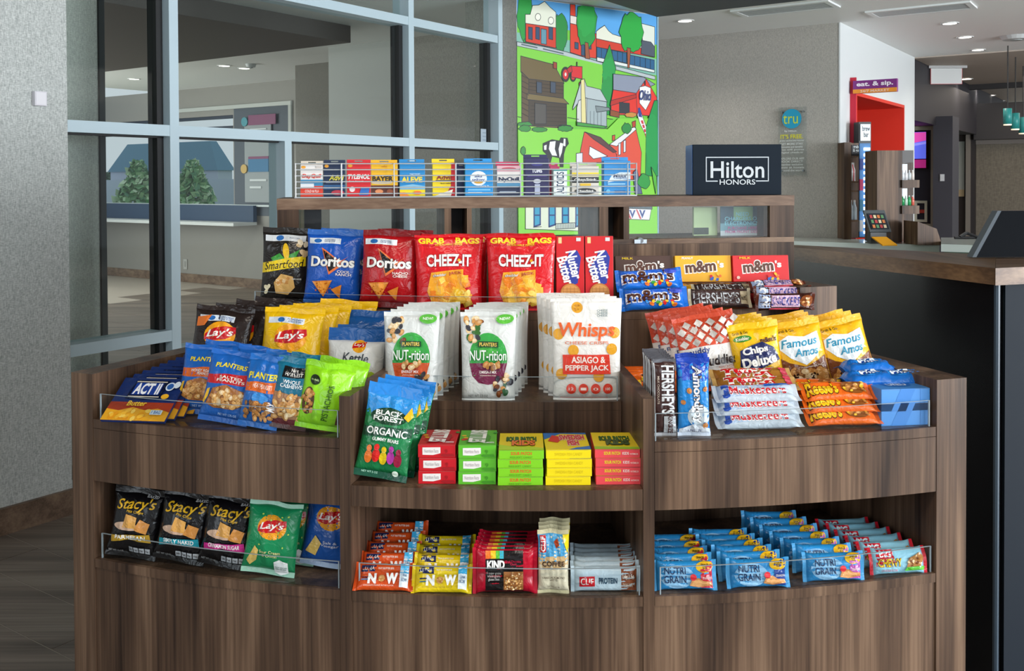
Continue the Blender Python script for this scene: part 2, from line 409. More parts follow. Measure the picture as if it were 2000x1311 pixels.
mb = MB(); mb.rbox(-6, 6.4, -8, 10, CEIL, CEIL+.1, WHITE); mb.rbox(6.4, 16, 0, 10, CEIL, CEIL+.1, WHITE); ceil_o = struct(mb, 'ceiling')
sf = on_z(1283, 33, 2.58); st_, sn_ = TN(sf)
mb = MB(); mb.rbox(-4.5, st_, sn_, 5.2, 2.58, CEIL-.001, mat('3f464d', 'matte')); struct(mb, 'trim_1')
# left wall
mb = MB(); mb.rbox(-4.5, .03, -.35, .14, 0, CEIL, M_WEAVE); struct(mb, 'wall_left')
mb = MB()
mb.rbox(-1.05, .04, .14, .16, 0, .105, M_WS); mb.rbox(-3.2, -1.054, .14, .16, 0, .105, M_WS); struct(mb, 'baseboard_left')
# storefront: one frame, panes as children
ct = lambda px: TN(on_n(px, 400, .02))[0]
T0, T1, T2_, T3, T4 = ct(98), ct(340), ct(562), ct(803), ct(972)
mb = MB()
H = .05
for t, z0, z1, w in ((T1, 0, CEIL, .05), (T3, 0, CEIL, .05), (T4+.03, 0, CEIL, .05), (T0-.03, 0, CEIL, .04), ):
    mb.rbox(t-w/2, t+w/2, -.10, .03, z0, z1, M_ALU)
zs = EYE+.248; zb = EYE-.722; zt = EYE+.998
for z in (zs, zt): mb.rbox(T0, T4, -.10, .028, z-.026, z+.026, M_ALU)
mb.rbox(T0, T1, -.10, .028, zb-.026, zb+.026, M_ALU); mb.rbox(T1, T4, -.10, .0275, zb-.12, zb-.07, M_ALU)
mb.rbox(T2_-.024, T2_+.024, -.10, .0278, zb-.1, zs, M_ALU)
mb.rbox(T0, T4, -.10, .029, 0.0, .06, M_ALU)
win = struct(mb, 'window_1')
GK = mat('141517', 'matte')
for (a, b) in ((T0, T1), (T1, T3), (T3, T4)):
    e = MB(); e.rbox(b-.06, b-.026, -.09, -.02, zs+.026, zt-.026, GK)
    e.rbox(b-.06, b-.026, -.09, -.02, .06, zs-.026, GK)
    e.rbox(a, b, -.06, -.02, zs-.034, zs-.026, GK); e.build('gasket', win)
for a, b, z0, z1 in ((T0, T1, .06, zb), (T0, T1, zb, zs), (T0, T1, zs, zt), (T0, T1, zt, CEIL), (T1, T3, zs, zt), (T1, T3, zt, CEIL), (T1, T2_, .06, zs), (T2_, T3, .06, zs), (T3, T4, zs, zt), (T3, T4, zt, CEIL), (T3, T4, .06, zs)):
    e = MB(); e.rbox(a+.02, b-.02, -.045, -.038, z0+.02, z1-.02, M_GLASS); e.build('pane', win)
# jamb between storefront and mural
ML = Vector((.0364+.0, 6.72)); MR = Vector((1.13, 7.47)); MD = (MR-ML).normalized(); MN = Vector((MD.y, -MD.x)); MW = (MR-ML).length
e_ = W(T4+.056, .03, 0)
mb = MB(); mb.prism([e_, ML-MD*.004, ML-MD*.004-MN*.25, W(T4+.056, -.3, 0)], 0, CEIL, M_WEAVE2); struct(mb, 'trim_2')
# room behind the glass
mb = MB(); mb.rbox(-.2, -.10+T0, -.36, -.355, 0, CEIL, M_WEAVE2); struct(mb, 'wall_return')
pr_ = on_n(194, 400, -.5); tr_ = TN(pr_)[0]
mb = MB(); mb.rbox(T0-.6, tr_, -.56, -.50, 0, CEIL, M_WEAVE2); mb.rbox(tr_, tr_+.03, -.56, -.485, 0, CEIL, GK); struct(mb, 'wall_vestibule')
TB = 6.2   # back wall of that room: plane t = TB
GREY = mat('8b8983', 'matte'); GREY2 = mat('77746e', 'matte')
def onb(px, py): return TN(on_t(px, py, TB))[1]
nL, nR = onb(188, 300), onb(456, 300)
zw0, zw1 = on_t(320, 400, TB).z, on_t(400, 228, TB).z
nE = onb(640, 300)
mb = MB()
mb.rbox(TB, TB+.12, nL-4.5, -.25, 0, zw0, GREY); mb.rbox(TB, TB+.12, nL-4.5, -.25, zw1, CEIL, GREY)
mb.rbox(TB, TB+.12, nR, -.25, zw0, zw1, GREY); mb.rbox(TB, TB+.12, nL-4.5, nL-.35, zw0, zw1, GREY)
struct(mb, 'wall_far_room')
mb = MB(); mb.rbox(TB-.015, TB, nL-4.5, -.3, 0, .12, M_WS); struct(mb, 'baseboard_far_room')
mb = MB(); NV = mat('16283c', 'matte')
mb.rbox(TB-.05, TB+.01, nL-.4, onb(530, 300), zw0-.005, zw0+.02, mat('b9c3c4', 'card'))
for n_ in (nL-.35, (nL+nR)/2-.28, nR-.03): mb.rbox(TB+.03, TB+.08, n_, n_+.035, zw0, zw1, NV)
mb.rbox(TB+.03, TB+.08, nL-.35, nR, zw1-.20, zw1-.14, NV); mb.rbox(TB+.03, TB+.08, nL-.35, nR, zw1-.04, zw1, NV)
w2 = struct(mb, 'window_2'); e = MB(); e.rbox(TB+.05, TB+.056, nL-.33, nR-.02, zw0+.02, zw1-.04, M_GL2); e.build('pane', w2)
zc0 = on_t(320, 432, TB-.45).z
mb = MB(); mb.rbox(TB-.42, TB-.04, nL-.7, nR+.5, zc0-.04, zc0, mat('c4c8c6', 'card')); mb.rbox(TB-.10, TB-.041, nL-.7, nR+.5, zc0+.001, zw0+.01, mat('1d3a57', 'matte'))
tag(mb.build('window_ledge'), 'long pale ledge with navy backboard under the far window behind the glass', 'ledge')
# door-like trim and signs on that wall
a_, b_ = onb(478, 300), onb(572, 300)
mb = MB(); zt_ = on_t(540, 207, TB).z
mb.rbox(TB-.03, TB, onb(350, 300), b_, zt_, zt_+.05, mat('b4b8b3', 'card')); mb.rbox(TB-.03, TB, b_-.05, b_+.0, .0, zt_, mat('a4a8a2', 'card')); mb.rbox(TB-.004, TB-.001, nR+.02, b_-.05, .95, zt_, mat('454f5a', 'matte'))
struct(mb, 'trim_3')
def wallbox(name, px0, py0, px1, py1, m, lab, cat, d0=.012, tt=None, parts=None):
    q0, q1 = on_t(px0, py1, TB-.02), on_t(px1, py0, TB-.02)
    b = MB(); b.rbox(TB-.02-d0, TB-.018, TN(q0)[1], TN(q1)[1], q0.z, q1.z, m)
    o = b.build(name); return tag(o, lab, cat) if lab else o
bo = wallbox('notice_board', 480, 232, 530, 395, mat('8f9698', 'matte'), 'pale notice panel with blue and purple blocks seen through the storefront glass', 'sign')
for x0, y0, x1, y1, c in ((485, 222, 538, 245, '7a3f62'), (485, 310, 524, 336, '2d6d96'), (485, 305, 524, 311, '7a3f62'), (488, 250, 520, 254, 'c9cfd0'), (488, 262, 516, 266, 'c9cfd0'), (488, 350, 520, 354, 'c9cfd0'), (488, 364, 510, 368, 'c9cfd0')):
    q0, q1 = on_t(x0, y1, TB-.04), on_t(x1, y0, TB-.04)
    b = MB(); b.rbox(TB-.042, TB-.033, TN(q0)[1], TN(q1)[1], q0.z, q1.z, mat(c)); b.build('colour_block', bo)
for x, y, c in ((477, 238, '3f8f9c'), (476, 330, 'c3a35c')):
    q = on_t(x, y, TB-.05); n_ = TN(q)[1]; b = MB(); b.cyl(W(TB-.052, n_, q.z), W(TB-.04, n_, q.z), .06, mat(c), 16); b.build('round_mark', bo)
# side walls of that room (right)
tS = 4.4; nn = lambda px, t_: TN(on_t(px, 300, t_))[1]
mb = MB(); mb.rbox(tS, tS+.12, nn(643, tS), nn(796, tS), 0, CEIL, mat('c3c6c2', 'matte')); struct(mb, 'wall_side_room')
mb = MB(); mb.rbox(tS-.02, tS+.12, nn(796, tS)+.001, -.31, 0, CEIL, M_WEAVE2); struct(mb, 'wall_side_woven')
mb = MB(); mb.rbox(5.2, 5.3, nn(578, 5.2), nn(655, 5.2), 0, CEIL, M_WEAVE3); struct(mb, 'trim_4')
mb = MB(); mb.rbox(0.0, 3.6, -6.5, -1.7, CEIL-.14, CEIL-.001, mat('5b5350', 'matte')); struct(mb, 'trim_5')
q = on_t(363, 516, TB); n_ = TN(q)[1]
mb = MB(); mb.rbox(TB-.012, TB-.001, n_-.04, n_+.04, q.z-.07, q.z+.07, mat('a7a7a2', 'card')); o = mb.build('wall_socket'); tag(o, 'small pale wall socket low on the grey wall behind the glass', 'socket')
e = MB(); e.rbox(TB-.014, TB-.0121, n_-.015, n_+.015, q.z-.04, q.z+.04, mat('8a8a86', 'card')); e.build('socket_face', o)
# outdoors beyond the far window
mb = MB(); mb.rbox(TB+.5, 60, -40, -.4, .02, .05, mat('6f9a58', 'matte')); struct(mb, 'lawn')
def onT(px, py, t): r = on_t(px, py, t); return TN(r)[1], r.z
bt = 26.0
hs = thing('gable_house', 'grey-roofed building with steep roof outside the far window', 'building', W(bt, onT(318, 400, bt)[0], 0))
hl = Vector(hs.location)
mb = MB(); (n0, zE) = onT(210, 336, bt); (n1, _) = onT(425, 336, bt); (m0, zR) = onT(240, 282, bt); (m1, _) = onT(402, 282, bt)
vs = [W(bt, n0, zE)-hl, W(bt, n1, zE)-hl, W(bt+.25, m1, zR)-hl, W(bt+.25, m0, zR)-hl, W(bt+1, n0, zE)-hl, W(bt+1, n1, zE)-hl, W(bt+.6, m1, zR)-hl, W(bt+.6, m0, zR)-hl]
mb.add(vs, [(0, 1, 2, 3), (4, 7, 6, 5), (0, 3, 7, 4), (1, 5, 6, 2), (3, 2, 6, 7), (0, 4, 5, 1)], mat('5585a0', 'matte')); mb.build('roof', hs)
mb = MB(); mb.prism([W(bt+.1, n0+.1, 0)-hl, W(bt+.9, n0+.1, 0)-hl, W(bt+.9, n1-.1, 0)-hl, W(bt+.1, n1-.1, 0)-hl], .02, zE, mat('b9c2d6', 'matte')); mb.build('wall', hs)
mb = MB(); (a0, z0) = onT(180, 352, bt-2); (a1, _) = onT(460, 352, bt-2); mb.rbox(bt-2, bt-1.8, a0-8, a1+4, .05, z0, mat('b3bcd6', 'matte'))
tag(mb.build('garden_wall'), 'long pale lilac garden wall outside the far window', 'wall')
def bush(px, py0, py1, t, cols, label, n=240, name='leafy_tree', spread=1.0, cat='tree'):
    (c, zt2) = onT(px, py0, t); (_, zb2) = onT(px, py1, t); zb2 = max(zb2, .2)
    root = thing(name, label, cat, W(t, c, .05)); r2 = random.Random(px); hgt = zt2-.05
    b = MB(); b.cyl((0, 0, 0), (0, 0, hgt*.6), .07, mat('5a4a3a', 'matte'), 7, .04); b.build('trunk', root)
    b = MB()
    for i in range(n):
        z = .25+r2.random()**.8*(hgt-.35); wd_ = spread*(1-(z/hgt))*hgt*.42+.12; a = r2.random()*6.3; rr = wd_*sqrt(r2.random())
        s_ = .10+.13*r2.random(); p = Vector((rr*cos(a), rr*sin(a), z)); d1 = Vector((r2.uniform(-1, 1), r2.uniform(-1, 1), r2.uniform(-1, 1))).normalized()*s_; d2 = d1.orthogonal().normalized()*s_*.7
        b.add([p-d1, p+d2, p+d1, p-d2], [(0, 1, 2, 3)], mat(r2.choice(cols), 'matte'))
    o = b.build('foliage', root, fix=False); tag(o, kind='stuff')
G1 = ['86b080', '6a9a6c', 'a8c89c', '5a8c6a', 'c4d8ba']
bush(268, 312, 400, 20.0, G1, 'pale green tree left of centre outside the far window', 700, spread=1.1)
bush(376, 312, 400, 20.0, G1, 'pale green tree right of centre outside the far window', 700, spread=1.1)
bush(320, 345, 400, 15.0, ['2f8a4e', '4f9e56', '87b573'], 'small bright green shrub between the two trees outside', 300, 'garden_shrub', .9, 'shrub')
bush(213, 335, 352, 31.0, ['3b5b46', '4a6a50'], 'dark distant tree at left edge of the far window', 200)
bush(432, 335, 352, 31.0, ['3b5b46', '4a6a50'], 'dark distant tree at right edge of the far window', 200)

# beige wall, white wall
tBW = 5.84; nWW = TN(on_t(1641, 200, tBW))[1]
mb = MB(); mb.rbox(tBW, tBW+.15, -.9, nWW-.012, 0, CEIL, M_WEAVE2); struct(mb, 'wall_back')
def ww(px): return TN(on_n(px, 300, nWW))[0]
tr0, tr1, te = ww(1661), ww(1764), ww(1786)
zr = on_n(1700, 195, nWW).z; zr = 2.14
WW = mat('d5dadb', 'matte'); RED = mat('d8301c', 'matte')
mb = MB(); mb.rbox(tBW-.003, tBW+.16, nWW-.0115, nWW, 0, CEIL, WW); mb.rbox(tBW+.16, tr0, nWW-.12, nWW, 0, CEIL, WW); mb.rbox(tr0, tr1, nWW-.12, nWW, zr, CEIL, WW); mb.rbox(tr1, te, nWW-.12, nWW, 0, CEIL, WW)
struct(mb, 'wall_white')
mb = MB(); mb.rbox(tr0, tr0+.02, nWW-1.4, nWW+.05, 0, zr, RED); mb.rbox(tr1-.02, tr1, nWW-1.4, nWW+.012, 0, zr, RED); mb.rbox(tr0, tr1, nWW-1.4, nWW+.012, zr-.03, zr, RED); mb.rbox(tr0, tr1, nWW-1.42, nWW-1.4, 0, zr, mat('c42a1b'))
mb.rbox(tr0-.02, tr0, nWW+.002, nWW+.05, 0, zr+.11, mat('c51f3a'))
struct(mb, 'trim_6')
# corridor beyond
CH = mat('26242a', 'matte'); NVY = mat('1d1c2b', 'matte'); TAU = mat('5d574f', 'matte')
tK = te+.02
mb = MB(); mb.rbox(tK, tK+7, nWW-.25, nWW-.02, 2.02, CEIL-.001, CH); struct(mb, 'trim_7')
mb = MB(); mb.rbox(tK+1.4, tK+1.5, nWW-3, nWW-.05, 0, 2.5, NVY)
struct(mb, 'wall_navy')
tn_ = tK+1.4
# cream frame on navy wall
f0, f1 = on_t(1782, 247, tn_-.01), on_t(1843, 446, tn_-.01)
mb = MB(); nA, nB = TN(f0)[1]-.5, min(TN(f1)[1], nWW-.06); mb.rbox(tn_-.02, tn_, nB-.05, nB, f1.z, f0.z, mat('b9b4a2')); mb.rbox(tn_-.02, tn_, nA, nB-.051, f0.z-.05, f0.z, mat('b9b4a2')); mb.rbox(tn_-.02, tn_, nA, nB-.051, f1.z, f1.z+.05, mat('b9b4a2')); struct(mb, 'trim_8')
g0, g1 = on_t(1786, 392, tn_-.03), on_t(1811, 434, tn_-.03)
mb = MB(); a, b = TN(g0)[1], TN(g1)[1]
for x0, x1, z0, z1 in ((a, b, g0.z-.03, g0.z), (a, b, g1.z, g1.z+.03), (a, a+.03, g1.z+.03, g0.z-.03), (b-.03, b, g1.z+.03, g0.z-.03)): mb.rbox(tn_-.035, tn_-.021, x0, x1, z0, z1, mat('c2bda9'))
mb.rbox(tn_-.03, tn_-.021, a+.03, b-.03, (g0.z+g1.z)/2-.02, (g0.z+g1.z)/2+.02, mat('b03020'))
tag(mb.build('small_framed_panel'), 'small cream framed panel with red band low on the navy wall', 'frame')
# pillar and passage right of the navy wall
mb = MB(); q0 = on_t(1846, 300, tK+1.45); mb.rbox(tK+1.2, tK+1.6, nWW-.05, nWW+.16, 0, 2.12, mat('37363d')); struct(mb, 'trim_9')
q = on_t(1851, 347, tK+1.19); mb = MB(); mb.rbox(tK+1.185, tK+1.198, nWW+.03, nWW+.075, q.z-.04, q.z+.04, mat('c9cbcc')); tag(mb.build('light_switch'), 'small white switch on the grey pillar right of the navy wall', 'switch')
tP = tK+4.2
def tp(px, py, t=tP): r = on_t(px, py, t); return TN(r)[1], r.z
n0, z1 = tp(1862, 277); n1, z0 = tp(1884, 384)
mb = MB(); mb.rbox(tP, tP+.1, n0-.6, tp(1888, 300)[0], 0, 2.5, mat('3a2f2c')); struct(mb, 'wall_passage')
mb = MB(); mb.rbox(tP-.02, tP, n0, n1, z0, z1, mat('b8bab6')); mb.rbox(tP-.025, tP-.02, n0, n1, z0, z0+.1, mat('c9b08c')); mb.rbox(tP-.03, tP-.021, n0, n1-.12, z1-.42, z1-.32, mat('6b6a66'))
tag(mb.build('glazed_panel'), 'tall pale lit panel on the brown wall beyond the pillar', 'panel')
a0, _ = tp(1888, 300); a1, _ = tp(1906, 300)
mb = MB(); mb.rbox(tP-.1, tP+.2, a0+.0005, a1, 0, 2.4, mat('241f20')); mb.rbox(tP-.14, tP-.1, a0+.01, a0+.07, 0, 2.3, mat('6e675f')); struct(mb, 'trim_10')
b0, zz = tp(1905, 274); b1, _ = tp(2100, 300)
mb = MB(); mb.rbox(tP+.02, tP+.12, a1+.001, b1, .0, zz, weave('dim_wallcovering', '5c564c', '6f685c', 60)); mb.rbox(tP-.2, tP+.12, a1+.001, b1, zz+.0, 2.45, mat('2c2a2c')); mb.rbox(tP-.005, tP+.02, a1+.001, b1, zz-.06, zz-.001, mat('77706a'))
struct(mb, 'wall_corridor_end')
mb = MB(); mb.rbox(tP-.8, tP-.7, nWW-.02, b1, 2.60, CEIL-.001, mat('2a2829')); struct(mb, 'trim_11')
mb = MB(); mb.rbox(te, te+7, nWW-.015, nWW+4.5, CEIL-.012, CEIL-.0005, mat('b3a89c', 'matte')); struct(mb, 'trim_12')

# ================= mural =================
def MPT(u, off, z): p = ML+MD*u+MN*off; return Vector((p.x, p.y, z))
def msec(mb_, u0, u1, o0, o1, z0, z1, m): mb_.prism([MPT(u0, o0, 0), MPT(u1, o0, 0), MPT(u1, o1, 0), MPT(u0, o1, 0)], z0, z1, m)
mu = MB(); msec(mu, 0, MW, -.12, 0, .1, CEIL-.005, mat('cfd8dc', 'card'))
mural = mu.build('wall_mural'); tag(mural, 'tall cartoon mural panel of farm, barn, cow and town', 'mural')
e = MB(); msec(e, MW, MW+.014, -.12, .008, .1, CEIL-.006, mat('8fb4c8', 'gloss')); e.build('edge_trim', mural)
art = MB(); lay = [0]
def mhit(px, py): p = on_pl(px, py, ML, MN); return ((Vector((p.x, p.y))-ML).dot(MD), p.z)
def MP(pts, col, line=None, wl=.0045):
    lay[0] += 1; n = .0005+lay[0]*.00006
    P = [mhit(960+x/2.85, y/2.85) for x, y in pts]
    P = [(min(max(a, .001), MW-.001), min(z, CEIL-.01)) for a, z in P]
    def out(q, c, nn):
        tr = tessellate_polygon([[Vector((a, b, 0)) for a, b in q]]); art.add([MPT(a, nn, b) for a, b in q], [t for t in tr], mat(c, 'card'))
    if col: out(P, col, n)
    if line:
        lay[0] += 1; nn = n+.00006
        m = len(P)
        for i in range(m if line[0] != '-' else m-1):
            a, b = Vector(P[i]), Vector(P[(i+1) % m]); d = b-a
            if d.length < .002: continue
            d.normalize(); q = Vector((-d.y, d.x))*wl/2; ex = d*wl*.3
            art.add([MPT(v[0], nn, v[1]) for v in (a-q-ex, b-q+ex, b+q+ex, a+q-ex)], [(0, 1, 2, 3)], mat(line.strip('-'), 'card'))
K = '17202b'
def blob(cx, cy, rx, ry, col, seed=1, n=26, line=K, j=.14):
    r = random.Random(seed); MP([(cx+rx*cos(2*pi*i/n)*(1+r.uniform(-j, j)), cy+ry*sin(2*pi*i/n)*(1+r.uniform(-j, j))) for i in range(n)], col, line, .004)
MP([(140, -200), (925, -200), (925, 1500), (140, 1500)], '6fc83a')
MP([(140, -300), (925, -300), (925, 250), (140, 120)], '58a8e8')
MP([(140, 180), (600, 250), (925, 330), (925, 420), (600, 380), (400, 330), (140, 250)], '7fb9a8')
blob(185, 90, 45, 130, '159a3a', 2); blob(385, 180, 38, 110, '1a8a3c', 3); blob(240, 225, 60, 25, '1d9a3a', 4)
MP([(188, 80), (215, 80), (228, 30), (262, 28), (295, 8), (325, 40), (358, 68), (358, 270), (188, 235)], 'e6ead8', K)
MP([(190, 130), (358, 155), (358, 268), (190, 232)], 'd2391f', K)
for x in (205, 245, 318): MP([(x, 150), (x+22, 154), (x+22, 222), (x, 216)], '27486b', K)
MP([(275, 160), (305, 165), (305, 248), (275, 243)], '5f95a8', K); blob(258, 95, 15, 20, 'f3f3e6', 5, 16, K, 0); blob(330, 115, 15, 20, 'f3f3e6', 5, 16, K, 0)
MP([(140, 232), (300, 262), (420, 290), (600, 345), (760, 385), (910, 425), (910, 445), (600, 365), (400, 310), (140, 256)], 'b8c3c6', K)
for a, b in (((165, 243), (255, 262)), ((285, 268), (400, 295))): MP([a, b, (b[0], b[1]+8), (a[0], a[1]+8)], '556', None) if False else MP([a, b, (b[0], b[1]+8), (a[0], a[1]+8)], '5a6a72')
MP([(437, 20), (465, 25), (468, 130), (582, 190), (582, 325), (520, 318), (437, 292)], 'dc3b22', K)
MP([(437, 85), (480, 95), (480, 140), (437, 130)], 'e9ddd6', K)
for x in (462, 534): MP([(x, 235), (x+20, 239), (x+20, 275), (x, 270)], '2b4f70', K)
MP([(498, 235), (518, 240), (518, 312), (498, 307)], '2b4f70', K)
MP([(582, 175), (600, 160), (628, 142), (650, 172), (672, 190), (720, 205), (905, 250), (905, 300), (582, 245)], 'e8ead8', K)
MP([(582, 215), (905, 285), (905, 320), (582, 262)], 'd2371f', K)
MP([(585, 262), (750, 297), (750, 352), (585, 318)], '1f5f8c', K); MP([(765, 305), (905, 335), (905, 390), (765, 362)], '1f5f8c', K)
for x in (610, 640, 670, 700, 728): MP([(x, 268+(x-610)*.21), (x, 325+(x-610)*.21)], None, '-'+K)
for x in (795, 825, 855, 882): MP([(x, 312+(x-795)*.21), (x, 368+(x-795)*.21)], None, '-'+K)
MP([(585, 318), (905, 390), (905, 405), (585, 340)], 'dfe5e2', K)
MP([(830, 130), (906, 150), (906, 262), (840, 240)], 'dfe6da', K); MP([(835, 225), (885, 235), (906, 262), (906, 318), (830, 300)], '4d5766', K)
blob(527, 130, 58, 135, '1f9a3f', 8); MP([(518, 235), (536, 240), (545, 330), (520, 325)], 'a0522d', K); blob(527, 100, 50, 100, '25a548', 18, 22, None)
blob(778, 180, 68, 115, '1fa83e', 9); MP([(752, 265), (772, 270), (765, 380), (755, 378)], 'a0522d', K)
MP([(140, 258), (420, 315), (640, 368), (700, 400), (910, 450), (910, 640), (140, 700)], '7ed040')
MP([(655, 250), (690, 380), (668, 480), (655, 640), (610, 640), (612, 500), (620, 350)], '1a9440', K); blob(650, 400, 36, 80, '1f9f48', 12, 24, None); blob(645, 520, 40, 90, '1b9442', 13, 24, None)
# log house
MP([(160, 312), (345, 360), (402, 465), (205, 440), (190, 440), (160, 400)], '6b5a32', K)
MP([(165, 400), (205, 440), (205, 700), (165, 690)], '57462a', K); MP([(205, 440), (398, 462), (398, 552), (205, 530)], '4a3b28', K)
MP([(195, 520), (398, 548), (428, 580), (195, 555)], '75643a', K); MP([(205, 555), (415, 580), (415, 700), (205, 700)], '3e3325', K)
for y in (460, 480, 500): MP([(205, y), (398, y+22)], None, '-2a2218')
for y in (590, 610, 630, 650, 672): MP([(215, y), (412, y+8)], None, '-2a2218')
for y in (440, 470, 500, 530, 560, 590, 620, 650): MP([(165, y-20), (204, y)], None, '-2a2218')
for x in (248, 325): MP([(x, 455), (x+28, 459), (x+28, 520), (x, 516)], '3c4a5c', K)
MP([(238, 575), (300, 582), (300, 690), (238, 690)], '4d4a46', K); MP([(340, 345), (360, 350), (360, 385), (340, 380)], '9c3a24', K)
blob(180, 700, 45, 22, '2c8a34', 21); blob(260, 718, 45, 16, '2c8a34', 22); blob(400, 712, 45, 18, '2c8a34', 23); MP([(205, 700), (420, 700), (400, 722), (215, 722)], '54452e', K)
# tractor
for cx, cy, r in ((408, 415, 36), (450, 425, 26), (490, 470, 12)):
    blob(cx, cy, r*.62, r*1.15, '2a2a2c', 1, 18, K, 0); blob(cx, cy, r*.42, r*.78, 'd4242a', 1, 14, None, 0); blob(cx, cy, r*.15, r*.3, 'e8e2da', 1, 10, None, 0)
MP([(440, 368), (500, 372), (500, 440), (440, 430)], 'd8242a', K); MP([(415, 385), (440, 365), (445, 400), (425, 410)], 'c01f26', K); MP([(468, 345), (474, 345), (474, 372), (468, 372)], '2a2a2c')
# little white house
MP([(496, 445), (512, 440), (525, 480), (600, 498), (640, 568), (500, 545), (448, 612), (448, 600)], 'b8c4c6', K)
MP([(480, 560), (525, 545), (525, 705), (470, 690), (470, 600)], 'd6d8d0', K); MP([(525, 548), (636, 568), (636, 715), (525, 705)], 'a3b3b6', K)
MP([(493, 445), (512, 440), (518, 560), (522, 700), (495, 695)], 'e6dc9a', K); MP([(573, 590), (650, 600), (655, 615), (580, 625)], '7f8d90', K)
for x in (545, 565, 585, 605): MP([(x, 620), (x, 705)], None, '-5d6a70')
MP([(140, 650), (165, 655)], None, '-'+K); MP([(420, 655), (480, 665)], None, '-'+K); MP([(640, 660), (670, 665)], None, '-'+K)
# red barn
MP([(672, 412), (840, 430), (905, 470), (800, 520), (672, 500)], '8a93a6', K); MP([(672, 500), (800, 520), (820, 640), (660, 640), (660, 570)], 'e02f22', K)
MP([(855, 440), (915, 545), (905, 600), (870, 645), (805, 640), (800, 520)], 'e5352a', K); MP([(660, 560), (800, 525), (800, 545), (655, 590)], 'b8261c', K)
MP([(706, 570), (762, 576), (762, 632), (706, 630)], '2a3038', K); MP([(818, 485), (850, 478), (880, 490), (880, 560), (852, 615), (818, 575)], 'f2f2f0', K)
MP([(655, 612), (705, 625), (705, 655), (655, 645)], '8a4a22', K); blob(770, 640, 35, 14, 'c98a3a', 31, 18); MP([(842, 452), (852, 450), (852, 475), (844, 475)], '20242c')
MP([(140, 700), (450, 720), (640, 720), (700, 660), (910, 660), (925, 1500), (140, 1500)], '86d644')
MP([(100, 690)]*3, None)
blob(180, 716, 34, 18, '2c8a34', 41); blob(262, 722, 42, 14, '2c8a34', 42); blob(404, 716, 42, 16, '2c8a34', 43)
MP([(470, 680), (640, 705), (620, 715), (470, 700)], '3d9a3c', K)
# flag
MP([(818, 600), (838, 660), (860, 720), (858, 780), (845, 740), (820, 690), (805, 640)], 'eeeeee', K)
for i in range(4): MP([(824+i*8, 672+i*24), (836+i*7, 670+i*24), (842+i*6, 690+i*22), (830+i*7, 690+i*24)], 'd03040')
MP([(808, 600), (822, 605), (832, 655), (812, 650)], '2b3f8f')
MP([(900, 560), (925, 560), (925, 980), (850, 980), (855, 700), (880, 620)], '169448', K); blob(890, 800, 40, 150, '1a9a4c', 51, 22, None)
# brick house (pink red) lower right
MP([(510, 735), (680, 830), (700, 905), (480, 905), (490, 830)], 'd84a3c', K); MP([(650, 810), (795, 710), (828, 850), (822, 1000), (700, 1000), (690, 860)], 'e0523c', K)
MP([(515, 735), (600, 765), (690, 845), (670, 850), (560, 775)], '5a3a3c', K); MP([(650, 805), (785, 705), (800, 720), (690, 815)], 'e8e8ee', K); MP([(540, 815), (640, 870), (560, 885), (535, 860)], 'eceef2', K)
for x, y in ((700, 800), (728, 785)): MP([(x, y), (x+12, y-6), (x+12, y+60), (x, y+66)], 'dfe6ee', K)
MP([(465, 855), (500, 850), (500, 905), (465, 905)], 'e2e2ee', K); MP([(775, 680), (795, 672), (795, 705), (778, 712)], 'b8402a', K); MP([(665, 755), (680, 752), (680, 780), (665, 785)], 'c84a2c', K)
blob(745, 715, 26, 30, '1f8a3c', 61)
# cow
MP([(280, 800), (330, 778), (372, 785), (380, 768), (415, 770), (422, 800), (405, 822), (395, 860), (392, 930), (375, 930), (372, 880), (330, 870), (315, 930), (296, 930), (300, 860), (280, 840)], '20242c', K)
MP([(318, 790), (350, 786), (345, 830), (358, 868), (330, 866), (312, 830)], 'eef0ee'); MP([(375, 795), (392, 800), (384, 850), (372, 880), (366, 830)], 'eef0ee'); MP([(395, 772), (405, 774), (404, 815), (392, 812)], 'eef0ee'); MP([(285, 812), (300, 806), (298, 835), (286, 835)], 'eef0ee')
blob(170, 840, 14, 24, '2c8a34', 71); 
# big cream building seen below the shelf
MP([(182, 1040), (610, 1040), (610, 1290), (182, 1275)], 'e3ead2', K)
for x in (230, 313, 387, 462, 530): MP([(x, 1142), (x+34, 1142), (x+34, 1250), (x, 1262)], '2d9fc4', '1c3c78', .012); MP([(x, 1198), (x+34, 1198)], None, '-1c3c78', .01)
MP([(225, 1265), (270, 1262)], None, '-'+K); MP([(350, 1245), (458, 1240), (458, 1270), (350, 1275)], 'cfd8cc', K)
for x in range(358, 456, 9): MP([(x, 1246), (x, 1272)], None, '-5d6a70', .004)
MP([(530, 1248), (546, 1248), (546, 1268), (530, 1268)], 'fff7c0', K)
MP([(750, 1125), (850, 1128), (885, 1150), (885, 1165), (750, 1160)], '5d6a70', K); MP([(750, 1160), (880, 1165), (870, 1225), (750, 1220)], 'f2f2f4', K)
for x in (775, 830): MP([(x-18, 1168), (x, 1215), (x+18, 1170), (x+8, 1170), (x, 1192), (x-8, 1169)], '3a4f8f'); MP([(x-28, 1166), (x-4, 1218), (x-14, 1219), (x-36, 1166)], 'd0505a')
MP([(780, 960), (800, 940), (830, 1080), (790, 1080)], '5d6a8a', K); blob(840, 1010, 34, 40, '2f9a44', 81, 20); MP([(880, 930), (910, 985), (905, 1080), (890, 1000)], '58b83c', K)
# lettering on the barn
v, tr = text_tris('Ohio', .02, .3); a, z = mhit(960+847/2.85, 532/2.85)
art.add([MPT(a+q*.12, .0006+(lay[0]+2)*.00006, z+r_*.075) for q, r_ in v], tr, mat('2a3f7a', 'card'))
art.build('printed_artwork', mural, fix=False)
